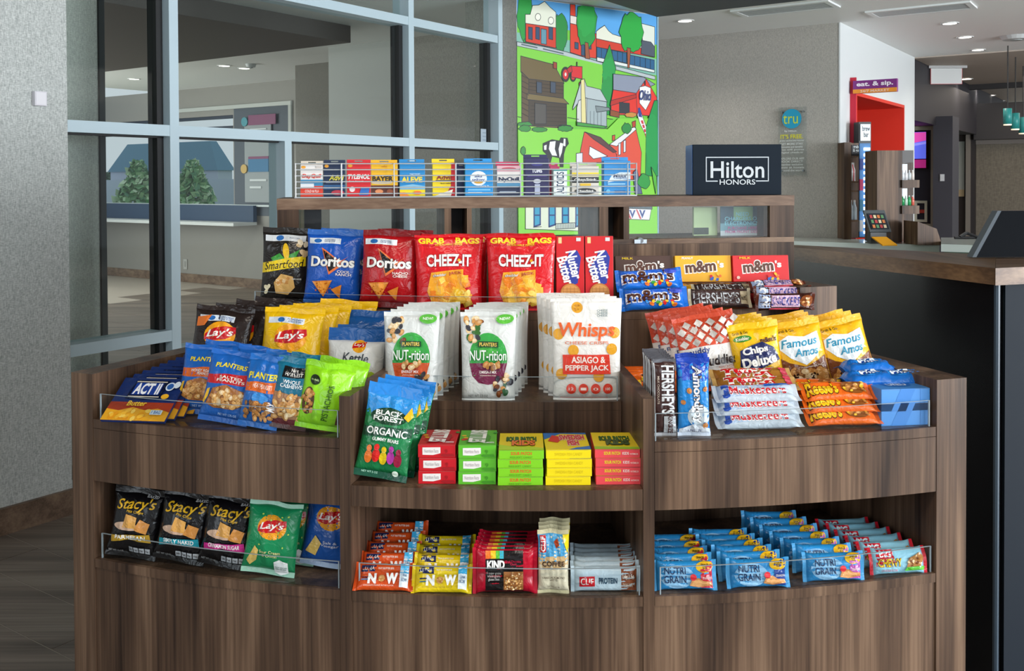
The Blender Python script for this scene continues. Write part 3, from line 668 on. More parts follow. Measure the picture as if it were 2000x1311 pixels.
# ================= ceiling fixtures =================
def downlight(px, py, lab, z=CEIL, group=None, r=.055, pw=12):
    p = on_z(px, py, z); t = thing('recessed_light', lab, 'ceiling light', (p.x, p.y, z-.001), 0, group)
    b = MB(); n = 20
    vs = []
    for rr, zz in ((r+.018, 0), (r+.016, -.006), (r, -.006), (r, -.001)): vs += [(rr*cos(2*pi*i/n), rr*sin(2*pi*i/n), zz) for i in range(n)]
    b.add(vs, [(k*n+i, k*n+(i+1) % n, (k+1)*n+(i+1) % n, (k+1)*n+i) for k in range(3) for i in range(n)], mat('d9dcdc', 'gloss')); b.build('trim_ring', t)
    if pw:
        l = bpy.data.lights.new('downlight_lamp', 'SPOT'); l.energy = pw; l.spot_size = 2.4; l.spot_blend = 1; l.shadow_soft_size = r; l.color = (1, .94, .86); lo = bpy.data.objects.new('downlight_lamp', l); C.objects.link(lo); lo.parent = t; lo.location = (0, 0, -.012)
    e = MB(); e.add([(r*cos(2*pi*i/n), r*sin(2*pi*i/n), -.0025) for i in range(n)], [tuple(range(n))], mat('fff6ea', 'emit')); e.build('diffuser', t)
L_ = [(1338, 40, 'round recessed light nearest the mural, left of the ceiling vents'), (1855, 45, 'round recessed light nearest the camera in the diagonal row of three'), (1885, 72, 'middle round recessed light in the diagonal row of three'), (1910, 97, 'farthest round recessed light in the diagonal row of three')]
for i, a in enumerate(L_): downlight(*a, pw=(60, 40, 40, 40)[i])
for i, (x, y) in enumerate(((1886, 154), (1912, 172), (1933, 186), (1952, 197))):
    downlight(x, y, ['largest and nearest', 'second nearest', 'third nearest', 'farthest'][i]+' small light in the corridor ceiling row past the exit sign', r=.07, z=CEIL-.013)
for i, (x, y) in enumerate(((397, 30), (447, 63), (264, 75), (262, 154), (477, 133), (486, 177), (438, 128))):
    z = CEIL-.141 if i < 3 else CEIL
    downlight(x, y, ['bright round light near top of the large upper pane', 'round light beside the black ceiling camera behind the glass', 'round light on dark soffit behind the upper left pane', 'small round light below dark soffit in the upper left pane', 'small bright light in middle of the ceiling behind glass', 'farthest small light behind the large upper pane', 'faint small light left of the middle one behind glass'][i], z=CEIL, r=.06, pw=45)
def vent(c0, c1, c2, c3, lab):
    P = [on_z(x, y, CEIL) for x, y in (c0, c1, c2, c3)]; c = sum(P, Vector())/4; tc, nc = TN(c)
    t = thing('ceiling_vent', lab, 'vent', (c.x, c.y, CEIL)); hw, hl = .12, .33
    ang = math.atan2(A2.y, A2.x); t.rotation_euler = (0, 0, ang)   # local x along A, local y along -N
    b = MB()
    for x0, y0, x1, y1 in ((-hw-.04, -hl-.04, hw+.04, -hl), (-hw-.04, hl, hw+.04, hl+.04), (-hw-.04, -hl, -hw, hl), (hw, -hl, hw+.04, hl)): b.box(x0, y0, -.014, x1, y1, -.001, mat('e9eeee', 'card'))
    b.build('frame', t)
    b = MB(); b.box(-hw, -hl, -.003, hw, hl, -.001, mat('5d6466')); b.build('backing', t)
    for i in range(7):
        s_ = MB(); y = -hw+.02+i*.034; s_.box(y-.011, -hl+.002, -.012, y+.011, hl-.002, -.009, mat('b4babb', 'card')); s_.build('slat', t)
vent((1440, 10), (1605, 0), (1615, 18), (1475, 33), 'rectangular slatted vent nearer the mural in the white ceiling')
vent((1710, 15), (1870, 3), (1878, 18), (1738, 33), 'rectangular slatted vent farther right in the white ceiling')
vent((1928, 152), (1960, 149), (1965, 155), (1935, 158), 'tiny dark vent in the corridor ceiling') if False else None
# exit sign hanging
p = on_z(1848, 127, CEIL); d = p.y
t = thing('hanging_exit_sign', 'pale translucent exit sign with red edges hanging from the ceiling', 'exit sign', (p.x, p.y, CEIL))
w_ = 60/F*d; h_ = 28/F*d
b = MB(); b.box(-w_*.62, -.05, -.04, w_*.62, .05, -.001, mat('9a9c9c', 'card')); b.build('mounting_plate', t)
b = MB(); b.box(-w_/2, -.008, -.05-h_, w_/2, .008, -.0405, mat('c9cccb', 'gloss')); b.build('sign_face', t)
b = MB(); 
for x0, z0, x1, z1 in ((-w_/2-.004, -.054-h_, w_/2+.004, -.0505-h_), (-w_/2-.004, -.05-h_, -w_/2-.0005, -.041), (w_/2+.0005, -.05-h_, w_/2+.004, -.041)): b.box(x0, -.009, z0, x1, .009, z1, mat('e06a70', 'gloss'))
b.build('edge_strip', t)
for i, (x, y0) in enumerate(((1968, 212), (1983, 221), (1998, 229))):
    d = (9.3, 10.1, 10.9)[i]; p = on_d(x, y0, d); q = on_d(x, y0+33, d); r = 7.8/F*d
    t = thing('pendant_lamp', ['nearest teal cylinder pendant at the right edge', 'middle teal cylinder pendant at the right edge', 'farthest teal cylinder pendant at the right edge'][i], 'lamp', (p.x, p.y, q.z), 0)
    b = MB(); b.cyl((0, 0, .012), (0, 0, p.z-q.z), r, mat('2a8a86', 'card'), 20); b.build('shade', t, True)
    b = MB(); b.cyl((0, 0, 0), (0, 0, .0119), r*.93, mat('ffe9c9', 'screen'), 20); b.build('diffuser', t)
    b = MB(); b.cyl((0, 0, p.z-q.z), (0, 0, CEIL-.003-q.z), .006, mat('222222'), 6); b.build('cord', t)
def disc(px, py, lab, name, cat, r=.09, c='c3c8c8', z=CEIL):
    p = on_z(px, py, z); b = MB(); b.cyl((0, 0, -.001), (0, 0, -.035), r, mat(c, 'card'), 20, r*.8); o = b.build(name); o.location = (p.x, p.y, z); tag(o, lab, cat)
    e = MB(); e.cyl((0, 0, -.0352), (0, 0, -.042), r*.35, mat('9aa0a0', 'card'), 12); e.build('sensor', o)
disc(1985, 70, 'flat round white ceiling speaker near the right edge', 'ceiling_speaker', 'speaker', .14)
disc(545, 90, 'small black dome camera on the ceiling behind the glass', 'dome_camera', 'camera', .05, '1c1c20')
disc(490, 125, 'pale smoke detector on ceiling behind the large upper pane', 'smoke_detector', 'detector', .06)
# eat & sip blade sign
bx0, bx1 = on_t(1666, 183, tr0-.06), on_t(1752, 153, tr0-.06)
a, b2 = TN(bx0)[1], TN(bx1)[1]; z0, z1 = bx0.z, bx1.z
b = MB(); b.rbox(tr0-.06, tr0-.02, a, b2, z0, z1, mat('7b2b7e', 'card')); o = b.build('blade_sign'); tag(o, 'purple and orange sign projecting above the red opening', 'sign')
b = MB(); b.rbox(tr0-.062, tr0-.0602, a, b2, z0, z0+(z1-z0)*.32, mat('e8922a', 'card')); b.build('orange_band', o)
def t_text(mb_, s_, tt, cn, cz, w, h, col, bb=.01, sh=0, kind='card'):
    v, t = text_tris(s_, bb, sh); mb_.add([W(tt, cn+q*w, cz+r*h) for q, r in v], t, mat(col, kind))
b = MB(); t_text(b, 'eat. & sip.', tr0-.0635, (a+b2)/2, z0+(z1-z0)*.66, (b2-a)*.82, (z1-z0)*.42, 'f0e6f0', .03); t_text(b, '24/7 MARKET', tr0-.0635, (a+b2)/2, z0+(z1-z0)*.15, (b2-a)*.66, (z1-z0)*.19, 'f0cdb8', .02)
b.build('lettering', o, fix=False)
# acrylic sign on the beige wall
q0, q1 = on_t(1521, 343, tBW-.02), on_t(1576, 208, tBW-.02); a, b2 = TN(q0)[1], TN(q1)[1]; z0, z1 = q0.z, q1.z; wS, hS = b2-a, z1-z0
o = thing('acrylic_wall_sign', 'clear acrylic wall sign with blue disc on the beige wall', 'sign', W(tBW-.02, (a+b2)/2, z0)); L0 = Vector(o.location)
def kid(mb_, name): 
    mb_.v = [tuple(Vector(v)-L0) for v in mb_.v]; return mb_.build(name, o, fix=False)
b = MB(); b.rbox(tBW-.03, tBW-.024, a, b2, z0, z1, clear('sign_acrylic', (.93, .95, .95), 1.0)); kid(b, 'acrylic_panel')
for n_ in (a+.03, b2-.03):
    for z_ in (z0+.04, z1-.04): b = MB(); b.cyl(W(tBW-.034, n_, z_), W(tBW-.0005, n_, z_), .008, mat('a8acae', 'metal'), 8); kid(b, 'standoff')
b = MB(); cn = (a+b2)/2-.005; cz = z0+hS*.83; b.cyl(W(tBW-.032, cn, cz), W(tBW-.031, cn, cz), .083, mat('1f9ac0', 'card'), 28); kid(b, 'blue_disc')
b = MB(); t_text(b, 'tru', tBW-.033, cn-.01, cz-.005, .125, .075, 'c9d940', 0.0); t_text(b, 'by Hilton', tBW-.032, cn-.01, cz-.105, .1, .018, 'e8ecec')
t_text(b, "IT'S FREE.", tBW-.032, cn, z0+hS*.57, .19, .035, 'd6d21f', .02)
for i in range(11): 
    if i in (5,): continue
    t_text(b, ['JOIN HONORS NOW', 'GET MORE STAY', 'discounts and benefits', 'free wifi points', 'digital check-in', '', 'EXPLORE OUR APP', 'BOOK DIRECT', 'member exclusive', 'rates at hotels', 'around the world'][i], tBW-.032, cn, z0+hS*(.505-i*.043), .19 if i % 3 else .21, .017, 'dfe5e3')
kid(b, 'lettering')
# small sensor on left wall
q0, q1 = on_n(64, 206, .145), on_n(87, 180, .145)
b = MB(); b.rbox(TN(q0)[0], TN(q1)[0], .1405, .162, q0.z, q1.z, mat('d0cdd4', 'card')); o = b.build('wall_sensor'); tag(o, 'small square white sensor on the woven left wall', 'sensor')
b = MB(); b.rbox(TN(q0)[0]+.004, TN(q1)[0]-.004, .1621, .1635, q0.z+.004, q1.z-.004, mat('dddbe0', 'card')); b.build('cover', o)
# paper taped on storefront glass
q0, q1 = on_n(940, 281, -.03), on_n(974, 254, -.03); b = MB(); b.rbox(TN(q0)[0], min(TN(q1)[0], T4-.03), -.035, -.033, q0.z, q1.z, mat('a9b8c4', 'card')); o = b.build('paper_notice'); tag(o, 'small printed paper notice on the glass beside the mural', 'notice')
b = MB(); zz = q1.z
for i in range(5): b = MB(); b.rbox(TN(q0)[0]+.02, min(TN(q1)[0], T4-.03)-.02, -.0325, -.0322, q1.z-.03-i*.025, q1.z-.024-i*.025, mat('8496a6', 'card')); b.build('printed_line', o)

# ================= market shelves, cooler, screen =================
def dbox(mb_, px0, px1, d0, d1, z0, z1, m):   # upright box facing the room, set out between two sight columns
    x0, x1 = (px0-1000)/F*d0, (px1-1000)/F*d0; mb_.box(x0, d0, z0, x1, d1, z1, m)
def zat(py, d, px=1700): return on_d(px, py, d).z
# tall unit at left of the opening
dA = 7.75; t = thing('bottle_display_unit', 'narrow tall walnut unit with lit bottles left of the red opening', 'shelf unit', ((1649-1000)/F*dA, dA, 0)); bl = Vector(t.location)
def sub(mb_, name, par=None, off=None):
    o_ = bl if off is None else off; mb_.v = [tuple(Vector(v)-o_) for v in mb_.v]; return mb_.build(name, par or t)
b = MB(); zt_ = zat(278, dA); dbox(b, 1649, 1663, dA, dA+.16, .902, zt_, M_WV); sub(b, 'side_panel')
b = MB(); dbox(b, 1663.1, 1677, dA+.15, dA+.16, .902, zt_, M_WV); sub(b, 'back_panel')
for z_ in (zt_-.02, zat(304, dA), zat(372, dA), zat(354, dA), zat(430, dA)):
    b = MB(); dbox(b, 1663.1, 1677, dA, dA+.149, z_-.012, z_, M_WV); sub(b, 'shelf')
b = MB(); dbox(b, 1663.1, 1678, dA-.006, dA-.001, zat(304, dA), zt_-.021, mat('2b2b2e', 'gloss')); sub(b, 'header_sign')
b = MB(); bx_ = (1671-1000)/F*dA
b.add([Vector((bx_+q*.045, dA-.0075, (zat(291, dA))+r*.06)) for q, r in text_tris('grab\n& go', .02)[0]], text_tris('grab\n& go', .02)[1], mat('cfd6d6', 'card')); sub(b, 'lettering')
def bottle(x, y, z, h, c, lab, grp, r=.03, name='bottle', cap='e8e8e8'):
    b = MB(); n = 10; prof = [(0, 0), (r, 0), (r, h*.6), (r*.45, h*.8), (r*.4, h*.92)]
    vs = []
    for rr, zz in prof[1:]: vs += [(rr*cos(2*pi*i/n), rr*sin(2*pi*i/n), zz) for i in range(n)]
    b.add(vs, [(k*n+i, k*n+(i+1) % n, (k+1)*n+(i+1) % n, (k+1)*n+i) for k in range(3) for i in range(n)]+[tuple(range(n))[::-1]], mat(c, 'gloss'))
    o = b.build(name, smooth=True); o.location = (x, y, z); tag(o, lab, 'bottle', grp)
    e = MB(); e.cyl((0, 0, h*.9), (0, 0, h), r*.45, mat(cap, 'gloss'), 8); e.build('cap', o)
sh = zat(354, dA)+.001
for i, c in enumerate(('e9e9ea', 'c92f3a', 'e4dfe0')): bottle((1666+i*4.6-1000)/F*dA, dA+.04+.03*i, sh+.001, .15, c, 'small '+['white', 'red', 'pale'][i]+' bottle on the narrow lit unit left of the opening', 'bottles in the narrow unit', .016)
for i in range(2): bottle((1667+i*7-1000)/F*dA, dA+.06, zat(430, dA)+.002, .16, 'cfe0ea', ['left', 'right'][i]+' white bottle on lower shelf of the narrow unit', 'bottles in the narrow unit', .02)
# cooler
dC = 7.95; t = thing('drinks_cooler', 'tall glass-front drinks cooler with bright lit edges in the red opening', 'cooler', ((1679-1000)/F*dC, dC, 0)); bl = Vector(t.location)
zt_ = zat(238, dC)
b = MB(); dbox(b, 1677.5, 1701, dC, dC+.12, .902, zt_, mat('17181b', 'card')); sub(b, 'cabinet')
b = MB(); dbox(b, 1681, 1700, dC-.012, dC-.002, zat(275, dC), zt_-.02, mat('c8d4da', 'screen')); sub(b, 'header_panel')
b = MB(); v, tt = text_tris('brew\nbar', .02); cx = (1690.5-1000)/F*dC; b.add([Vector((cx+q*.062, dC-.0135, zat(257, dC)+r*.09)) for q, r in v], tt, mat('20262c', 'card')); sub(b, 'lettering')
b = MB(); dbox(b, 1679, 1700, dC-.006, dC-.001, .91, zat(280, dC), mat('2a5a88', 'screen')); sub(b, 'glass_door')
for i in range(15):
    y = 290+i*11.6; b = MB(); z_ = zat(y, dC); dbox(b, 1688, 1699, dC-.02, dC-.007, z_-.016, z_+.006, mat('e6f4ff', 'emit')) if i % 1 == 0 else None; sub(b, 'light_strip')
for i in range(4):
    y = 310+i*40; b = MB(); dbox(b, 1679.5, 1686, dC-.03, dC-.0065, zat(y+22, dC), zat(y, dC), mat(['3a4fa0', 'c92f6a', '3a86a8', 'd8dde2'][i], 'card')); sub(b, 'drink_row')
# right walnut unit
dB = 7.3; t = thing('walnut_bottle_shelf', 'tall walnut shelf unit with small bottles right of the cooler', 'shelf unit', ((1712-1000)/F*dB, dB, 0)); bl = Vector(t.location)
zt_ = zat(294, dB)
b = MB(); dbox(b, 1713, 1762, dB, dB+.25, .902, zt_, M_WV); sub(b, 'side_panel')
b = MB(); dbox(b, 1762.2, 1784, dB+.22, dB+.25, .902, zt_, M_WV); sub(b, 'back_panel')
b = MB(); dbox(b, 1762.2, 1784, dB, dB+.21, zat(318, dB), zt_, mat('33302f', 'card')); sub(b, 'header_sign')
for y0, y1 in ((352, 367), (402, 418)):
    b = MB(); dbox(b, 1762.2, 1796, dB-.02, dB+.2, zat(y1, dB), zat(y0, dB), M_WV); sub(b, 'shelf')
for y0, y1 in ((320, 352), (369, 401)): b = MB(); dbox(b, 1763, 1772, dB+.205, dB+.215, zat(y1, dB), zat(y0, dB), mat('cfe2ea', 'screen')); sub(b, 'backlight_panel')
for j, (y0, cs) in enumerate(((352, ('d7dde0', 'e6e6e8', 'c8cfd2', 'e0d8d0')), (402, ('2f9a5a', 'c0d8c8', '3aa868', 'd86a5a')))):
    for i in range(4): bottle((1767+i*6.5-1000)/F*dB, dB+.04, zat(y0, dB)+.001, .075, cs[i], f'small {["pale","white","grey","cream","green","frosted","bright green","coral"][j*4+i]} bottle on {["upper","lower"][j]} shelf of the walnut bottle unit', 'bottles on the walnut unit', .014)
b = MB(); x0 = (1760-1000)/F*dB; z1 = zat(430, dB); z0 = .902
b.add([(x0, dB-.3, z0), (x0+.18, dB-.3, z0), (x0+.18, dB-.05, z0), (x0, dB-.05, z0), (x0, dB-.3, z1), (x0+.14, dB-.3, z0+.12), (x0+.14, dB-.05, z0+.12), (x0, dB-.05, z1)], [(0, 1, 2, 3), (4, 5, 6, 7), (0, 1, 5, 4), (1, 2, 6, 5), (2, 3, 7, 6), (3, 0, 4, 7)], M_WV)
tag(b.build('walnut_bin'), 'low walnut sloping bin beside the right bottle unit', 'bin')
# register screen + orange tray
dR = 7.2; t = thing('self_checkout_screen', 'tilted dark touchscreen with pictures behind the white counter', 'screen', ((1702-1000)/F*dR, dR, .9)); bl = Vector(t.location)
b = MB(); x0 = (1700-1000)/F*dR; w_, h_ = .16, .19; zb_ = zat(453, dR)
def quad(b, p, u, v, th, m): 
    p = Vector(p); u = Vector(u); v = Vector(v); n = u.cross(v).normalized()*th; vs = [p, p+u, p+u+v, p+v]; b.add(vs+[q+n for q in vs], [(0, 1, 2, 3), (7, 6, 5, 4), (0, 4, 5, 1), (1, 5, 6, 2), (2, 6, 7, 3), (3, 7, 4, 0)], m)
quad(b, (x0, dR, zb_), (w_, 0, 0), (-.03, .06, h_*.85), -.02, mat('4d5356', 'card')); sub(b, 'casing')
b = MB(); quad(b, (x0+.012, dR-.003, zb_+.02), (w_-.03, 0, 0), (-.02, .046, h_*.62), -.001, mat('2a3038', 'gloss')); sub(b, 'screen')
b = MB(); 
for i in range(4):
    for j in range(3): quad(b, (x0+.02+i*.028-j*.006, dR-.005+j*.014, zb_+.03+j*.036), (.02, 0, 0), (-.004, .008, .024), -.001, mat(['c8743a', '5a8a5a', 'b03a3a', 'd8c8a0'][(i+j) % 4], 'card'))
sub(b, 'icon')
b = MB(); b.box(x0+.01, dR+.02, .9, x0+.13, dR+.09, zb_, mat('33383a', 'card')); sub(b, 'stand')
b = MB(); quad(b, ((1722-1000)/F*7.1, 7.08, .901), (.11, 0, 0), (-.05, .08, .055), -.01, mat('e8a21e', 'card')); tag(b.build('orange_tray'), 'bright orange yellow tray beside the tilted touchscreen', 'tray')
# menu screen on navy wall
q0, q1 = on_t(1783, 330, tn_-.03), on_t(1813, 256, tn_-.03); a, b2 = TN(q0)[1]-.3, TN(q1)[1]
t = thing('wall_screen', 'bright blue and pink menu screen on the navy wall', 'screen', W(tn_-.02, b2, q0.z)); bl = Vector(t.location)
b = MB(); b.rbox(tn_-.05, tn_-.001, a, b2, q0.z, q1.z, mat('101014', 'gloss')); sub(b, 'casing')
b = MB(); b.rbox(tn_-.053, tn_-.0505, a+.01, b2-.02, q0.z+.12, q1.z-.01, mat('5a66e0', 'screen')); sub(b, 'screen')
b = MB(); hh = q1.z-q0.z; c0 = lambda n_, f_: W(tn_-.055, n_, q0.z+hh*f_); b.add([c0(b2-.32, .62), c0(b2-.02, .75), c0(b2-.02, .97), c0(b2-.32, .97)], [(0, 1, 2, 3)], mat('d84aa8', 'screen')); b.add([c0(b2-.32, .55), c0(b2-.02, .66), c0(b2-.02, .72), c0(b2-.32, .62)], [(0, 1, 2, 3)], mat('8a8af0', 'screen')); sub(b, 'picture')
b = MB(); b.rbox(tn_-.053, tn_-.0505, a+.01, b2-.02, q0.z+.01, q0.z+.11, mat('9a1f6a', 'screen')); sub(b, 'banner')

# ================= reception counters =================
DT = mat('bfc8c2', 'gloss')
def counter(name, pts, zt, th, mtop, mbody, lab, inset=.04, zf=0, cat='counter'):
    c = Vector((sum(p[0] for p in pts)/len(pts), sum(p[1] for p in pts)/len(pts), 0)); t_ = thing(name, lab, cat, c)
    b = MB(); b.prism([(p[0]-c.x, p[1]-c.y) for p in pts], zt-th, zt, mtop); b.build('worktop', t_)
    b = MB(); q = [((p[0]-c.x), (p[1]-c.y)) for p in pts]; k = [(x*(1-inset/max(.01, abs(x)+.01)) , y*(1-inset/max(.01, abs(y)+.01))) for x, y in q]
    b.prism(k, zf, zt-th-.0005, mbody); b.build('base_panel', t_); return t_
zc = .90
P = [on_z(1500, 470, zc), on_z(1835, 479, zc), on_z(1835, 467.2, zc), on_z(1645, 467, zc), on_z(1640, 466.2, zc), on_z(1500, 462.2, zc)]
counter('back_counter', P, zc, .052, DT, mat('6b7a74', 'matte'), 'long white quartz back counter behind the walnut reception desk')
zc2 = .93
P = [on_z(1838, 477, zc2), on_z(2200, 488, zc2), on_z(2200, 466, zc2), on_z(1838, 464, zc2)]
counter('side_counter', P, zc2, .052, DT, mat('4c6a58', 'matte'), 'pale green-fronted quartz counter behind the black monitor')
b = MB(); p = on_z(1890, 467, .93); b.cyl((p.x-.06, p.y, .945), (p.x, p.y+.02, .975), .014, mat('141416'), 8); b.cyl((p.x, p.y+.02, .975), (p.x+.07, p.y-.01, .943), .012, mat('141416'), 8); b.cyl((p.x-.1, p.y, .9405), (p.x+.1, p.y, .9405), .01, mat('141416'), 8)
tag(b.build('black_cable_bundle'), 'small black cable bundle lying on the counter left of the monitor', 'cable')
# walnut reception desk
ZD = 1.145
dk = thing('reception_desk', 'walnut topped dark reception desk running beside the snack kiosk', 'desk', (1.4, 2.9, 0)); bl = Vector(dk.location); t = dk
A_ = on_z(1551, 483, ZD); B_ = on_z(1944, 524, ZD); C_ = on_z(2060, 519, ZD); D_ = on_z(2060, 497, ZD); E_ = on_z(1945, 498, ZD); F_ = on_z(1553, 480.5, ZD)
A_ = A_.lerp(A_+(A_-B_), .12)
b = MB(); b.prism([A_, B_, E_, F_+(A_-B_)*.12], ZD-.045, ZD, M_DESK); sub(b, 'desktop')
b = MB(); b.prism([B_+Vector((.0006, 0, 0)), C_, D_, E_+Vector((.0006, 0, 0))], ZD-.046, ZD, M_WH); sub(b, 'desktop_return')
ins = Vector((.035, .02, 0)); 
PNL = mat('111215', 'gloss'); nt_ = PNL.node_tree; PNL.node_tree.nodes['Principled BSDF'].inputs['Roughness'].default_value = .25; PNL.node_tree.nodes['Principled BSDF'].inputs['Specular IOR Level'].default_value = .2
a0 = A_+ins; b0 = B_+Vector((.012, .03, 0)); e0 = E_+Vector((.0, .0, 0))
b = MB(); b.prism([a0, b0, b0+Vector((.03, .012, 0)), a0+Vector((.03, .012, 0))], 0, ZD-.047, PNL); sub(b, 'side_panel')
c0 = C_+Vector((0, .03, 0))
b = MB(); b.prism([b0+Vector((.0305, .0, 0)), c0, c0+Vector((0, .03, 0)), b0+Vector((.0305, .03, 0))], 0, ZD-.047, mat('161e27', 'dull')); sub(b, 'end_panel')
b = MB(); b.cyl((b0.x+.006, b0.y-.004, 0), (b0.x+.006, b0.y-.004, ZD-.047), .008, mat('3a4a58', 'card'), 8); sub(b, 'corner_strip')
# monitor
t = thing('black_monitor', 'black monitor back leaning at the right edge above the desk', 'monitor', (0, 0, 0)); p = on_d(1958, 499, 2.95); t.location = (p.x, p.y, ZD); bl = Vector(t.location)
p0, p1, p2, p3 = on_d(1907, 499, 2.86), on_d(2080, 500, 2.86), on_d(2080, 412, 3.0), on_d(1956, 412, 3.0)
p0.z = p1.z = ZD+.003
b = MB(); th = Vector((0, .035, 0)); b.add([p0, p1, p2, p3, p0+th, p1+th, p2+th, p3+th], [(0, 1, 2, 3), (7, 6, 5, 4), (0, 4, 5, 1), (1, 5, 6, 2), (2, 6, 7, 3), (3, 7, 4, 0)], mat('14171c', 'card')); sub(b, 'screen_back')
b = MB(); w_ = Vector((-.012, 0, .0)); b.add([p0+w_, p0, p3, p3+w_, p0+w_+th, p0+th*.98, p3+th*.98, p3+w_+th], [(0, 1, 2, 3), (7, 6, 5, 4), (0, 4, 5, 1), (1, 5, 6, 2), (2, 6, 7, 3), (3, 7, 4, 0)], mat('6d757c', 'card')); sub(b, 'bezel')

# ================= snack kiosk =================
ks = thing('snack_kiosk', 'curved walnut snack kiosk with tiered shelves and clear acrylic lips', 'display unit', (KC[0]-.1, 2.4, 0)); bl = Vector(ks.location); t = ks
RF = 2.70; aL, aR = -24.4, 18.45; iL, iR = -23.05, 16.8; d1a, d1b = -10.15, -9.65; d2a, d2b = 3.0, 3.48
zW, zT0, zG, zB, zO, zT1, zT2 = .955, .855, .76, .542, .717, .878, 1.048
R1, R2, RB = 2.44, 2.19, 1.95
def side(a0, a1, r0, r1, z0, z1, name='side_panel'):
    b = MB(); b.sector(r0, r1, a0, a1, z0, z1, M_WV, 2); sub(b, name)
side(aL, iL, RB+.05, RF, 0, zW); side(iR, aR, RB+.05, RF, 0, zW)
side(d1a, d1b, R2-.02, RF, zB-.25, zW-.012, 'divider'); side(d2a, d2b, R2-.02, RF, zB-.25, zW-.012, 'divider')
b = MB(); b.sector(RF-.025, RF-.004, iL+.02, iR-.02, 0, zB-.02, M_WV); sub(b, 'front_panel')
bays = ((iL+.02, d1a-.02), (d1b+.02, d2a-.02), (d2b+.02, iR-.02))
for k, (a0, a1) in enumerate(bays):
    b = MB(); b.sector(2.28, RF-.001, a0, a1, zB-.0195, zB, M_WV); sub(b, 'shelf_board')
    b = MB(); b.sector(2.26, 2.2795, a0, a1, zB-.02, zO, M_WV); sub(b, 'back_panel')
    b = MB()
    if k == 1: b.sector(R1, RF-.001, a0, a1, zO+.0005, zG, M_WV); sub(b, 'shelf_board')
    else:
        b.sector(RF-.024, RF-.001, a0, a1, zO, zT0-.021, M_WV); sub(b, 'front_band'); b = MB(); b.sector(R1, RF-.0245, a0, a1, zO+.0005, zT0-.0205, M_WV); sub(b, 'compartment_top')
        b = MB(); b.sector(R1, RF-.001, a0, a1, zT0-.02, zT0, M_WV); sub(b, 'shelf_board')
    b = MB(); b.sector(2.4, R1-.0005, a0, a1, zO+.0005, zT1-.02, M_WV); sub(b, 'riser')
    b = MB(); b.sector(R2, R1, a0, a1, zT1-.0195, zT1, M_WV); sub(b, 'shelf_board')
b = MB(); b.sector(R2-.02, R2-.001, iL+.02, iR+1.55, zT1-.0195, zT2-.02, M_WV); sub(b, 'riser')
b = MB(); b.sector(RB-.08, R2, iL+.02, iR+1.55, zT2-.0195, zT2, M_WV); sub(b, 'shelf_board')
b = MB(); b.sector(RB-.05, 2.26, iR+1.2-2.9, iR+1.6, zT2+.0002, zT2+.0004, M_WV) if False else None
side(iR-.9, iR+1.9, RB+.03, R2+.06, zT1+.09, zT2+.058, 'tier_end_panel')
# acrylic lips
def lip(a0, a1, r, z0, h, ends=True):
    b = MB(); b.sector(r, r+.003, a0, a1, z0+.0005, z0+h, M_ACR, None); o = sub(b, 'acrylic_lip')
    e = MB(); e.sector(r-.0002, r+.0032, a0, a1, z0+h, z0+h+.0008, M_ACE); e.sector(r-.0002, r+.0032, a0, a0+.05, z0, z0+h, M_ACE, 1); e.sector(r-.0002, r+.0032, a1-.05, a1, z0, z0+h, M_ACE, 1)
    if ends: e.sector(r-.03, r+.003, a0, a1, z0+.0003, z0+.0020, M_ACR)
    e.v = [tuple(Vector(v)-bl) for v in e.v]; q = e.build('polished_edge', o); 
for a0, a1 in bays: lip(a0+.25, a1-.1, RF-.012, zB, .055)
lip(bays[0][0]+.25, bays[0][1]-.1, RF-.012, zT0, .055); lip(bays[2][0]+.05, bays[2][1]-.2, RF-.012, zT0, .055)
lip(bays[1][0]+.15, bays[1][1]-.15, R1-.012, zT1, .055, False)
lip(iL+1, d2b-1.0, R2-.012, zT2, .038, False); lip(d2b+4.6, iR-1.4, R1-.02, zT1, .05, False); lip(iL+3, d1a-.4, R1-.02, zT1, .04, False)
# straight back frame with display windows
FL, FR = Vector((-.676, 2.75, 0)), Vector((.885, 3.0, 0)); U = (FR-FL).normalized(); V = Vector((-U.y, U.x, 0)); LU = (FR-FL).length
def fb(mb_, u0, u1, v0, v1, z0, z1, m): mb_.prism([FL+U*a+V*b_ for a, b_ in ((u0, v0), (u1, v0), (u1, v1), (u0, v1))], z0, z1, m)
def pu(px, v=0):  # u on the frame's front plane for an image column
    k = (px-1000)/F; p0 = FL+V*v; return (k*p0.y-p0.x)/(U.x-k*U.y)
zP0, zP1, zQ = 1.302, 1.335, 1.203
b = MB(); fb(b, 0, LU, 0, .30, zP0, zP1-.001, M_WH); sub(b, 'top_board')
b = MB(); fb(b, 0.001, LU-.001, .0005, .03, .9, zQ-.016, M_WV); sub(b, 'lower_panel')
b = MB(); fb(b, 0.001, LU-.001, .0, .29, zQ-.0155, zQ, M_WH); sub(b, 'case_floor')
for x0, x1 in ((540, 583), (868, 881), (912, 921), (1171, 1188), (1218, 1229), (1504, 1553)):
    b = MB(); u0, u1 = pu(x0), pu(x1)
    if x0 == 540: u0 = .001
    if x1 == 1553: u1 = LU-.001
    fb(b, u0, u1, .0005, .29, zQ+.0003, zP0-.0003, M_WV); sub(b, 'post')
for x0, x1 in ((881, 912), (1188, 1218)):
    b = MB(); fb(b, pu(x0)+.001, pu(x1)-.001, .12, .14, zQ+.0003, zP0-.0003, mat('1b1716', 'card')); sub(b, 'filler_panel')
b = MB(); fb(b, pu(592), pu(626), .05, .06, zQ+.0003, zP0-.0003, mat('16181c', 'card')); sub(b, 'filler_panel')
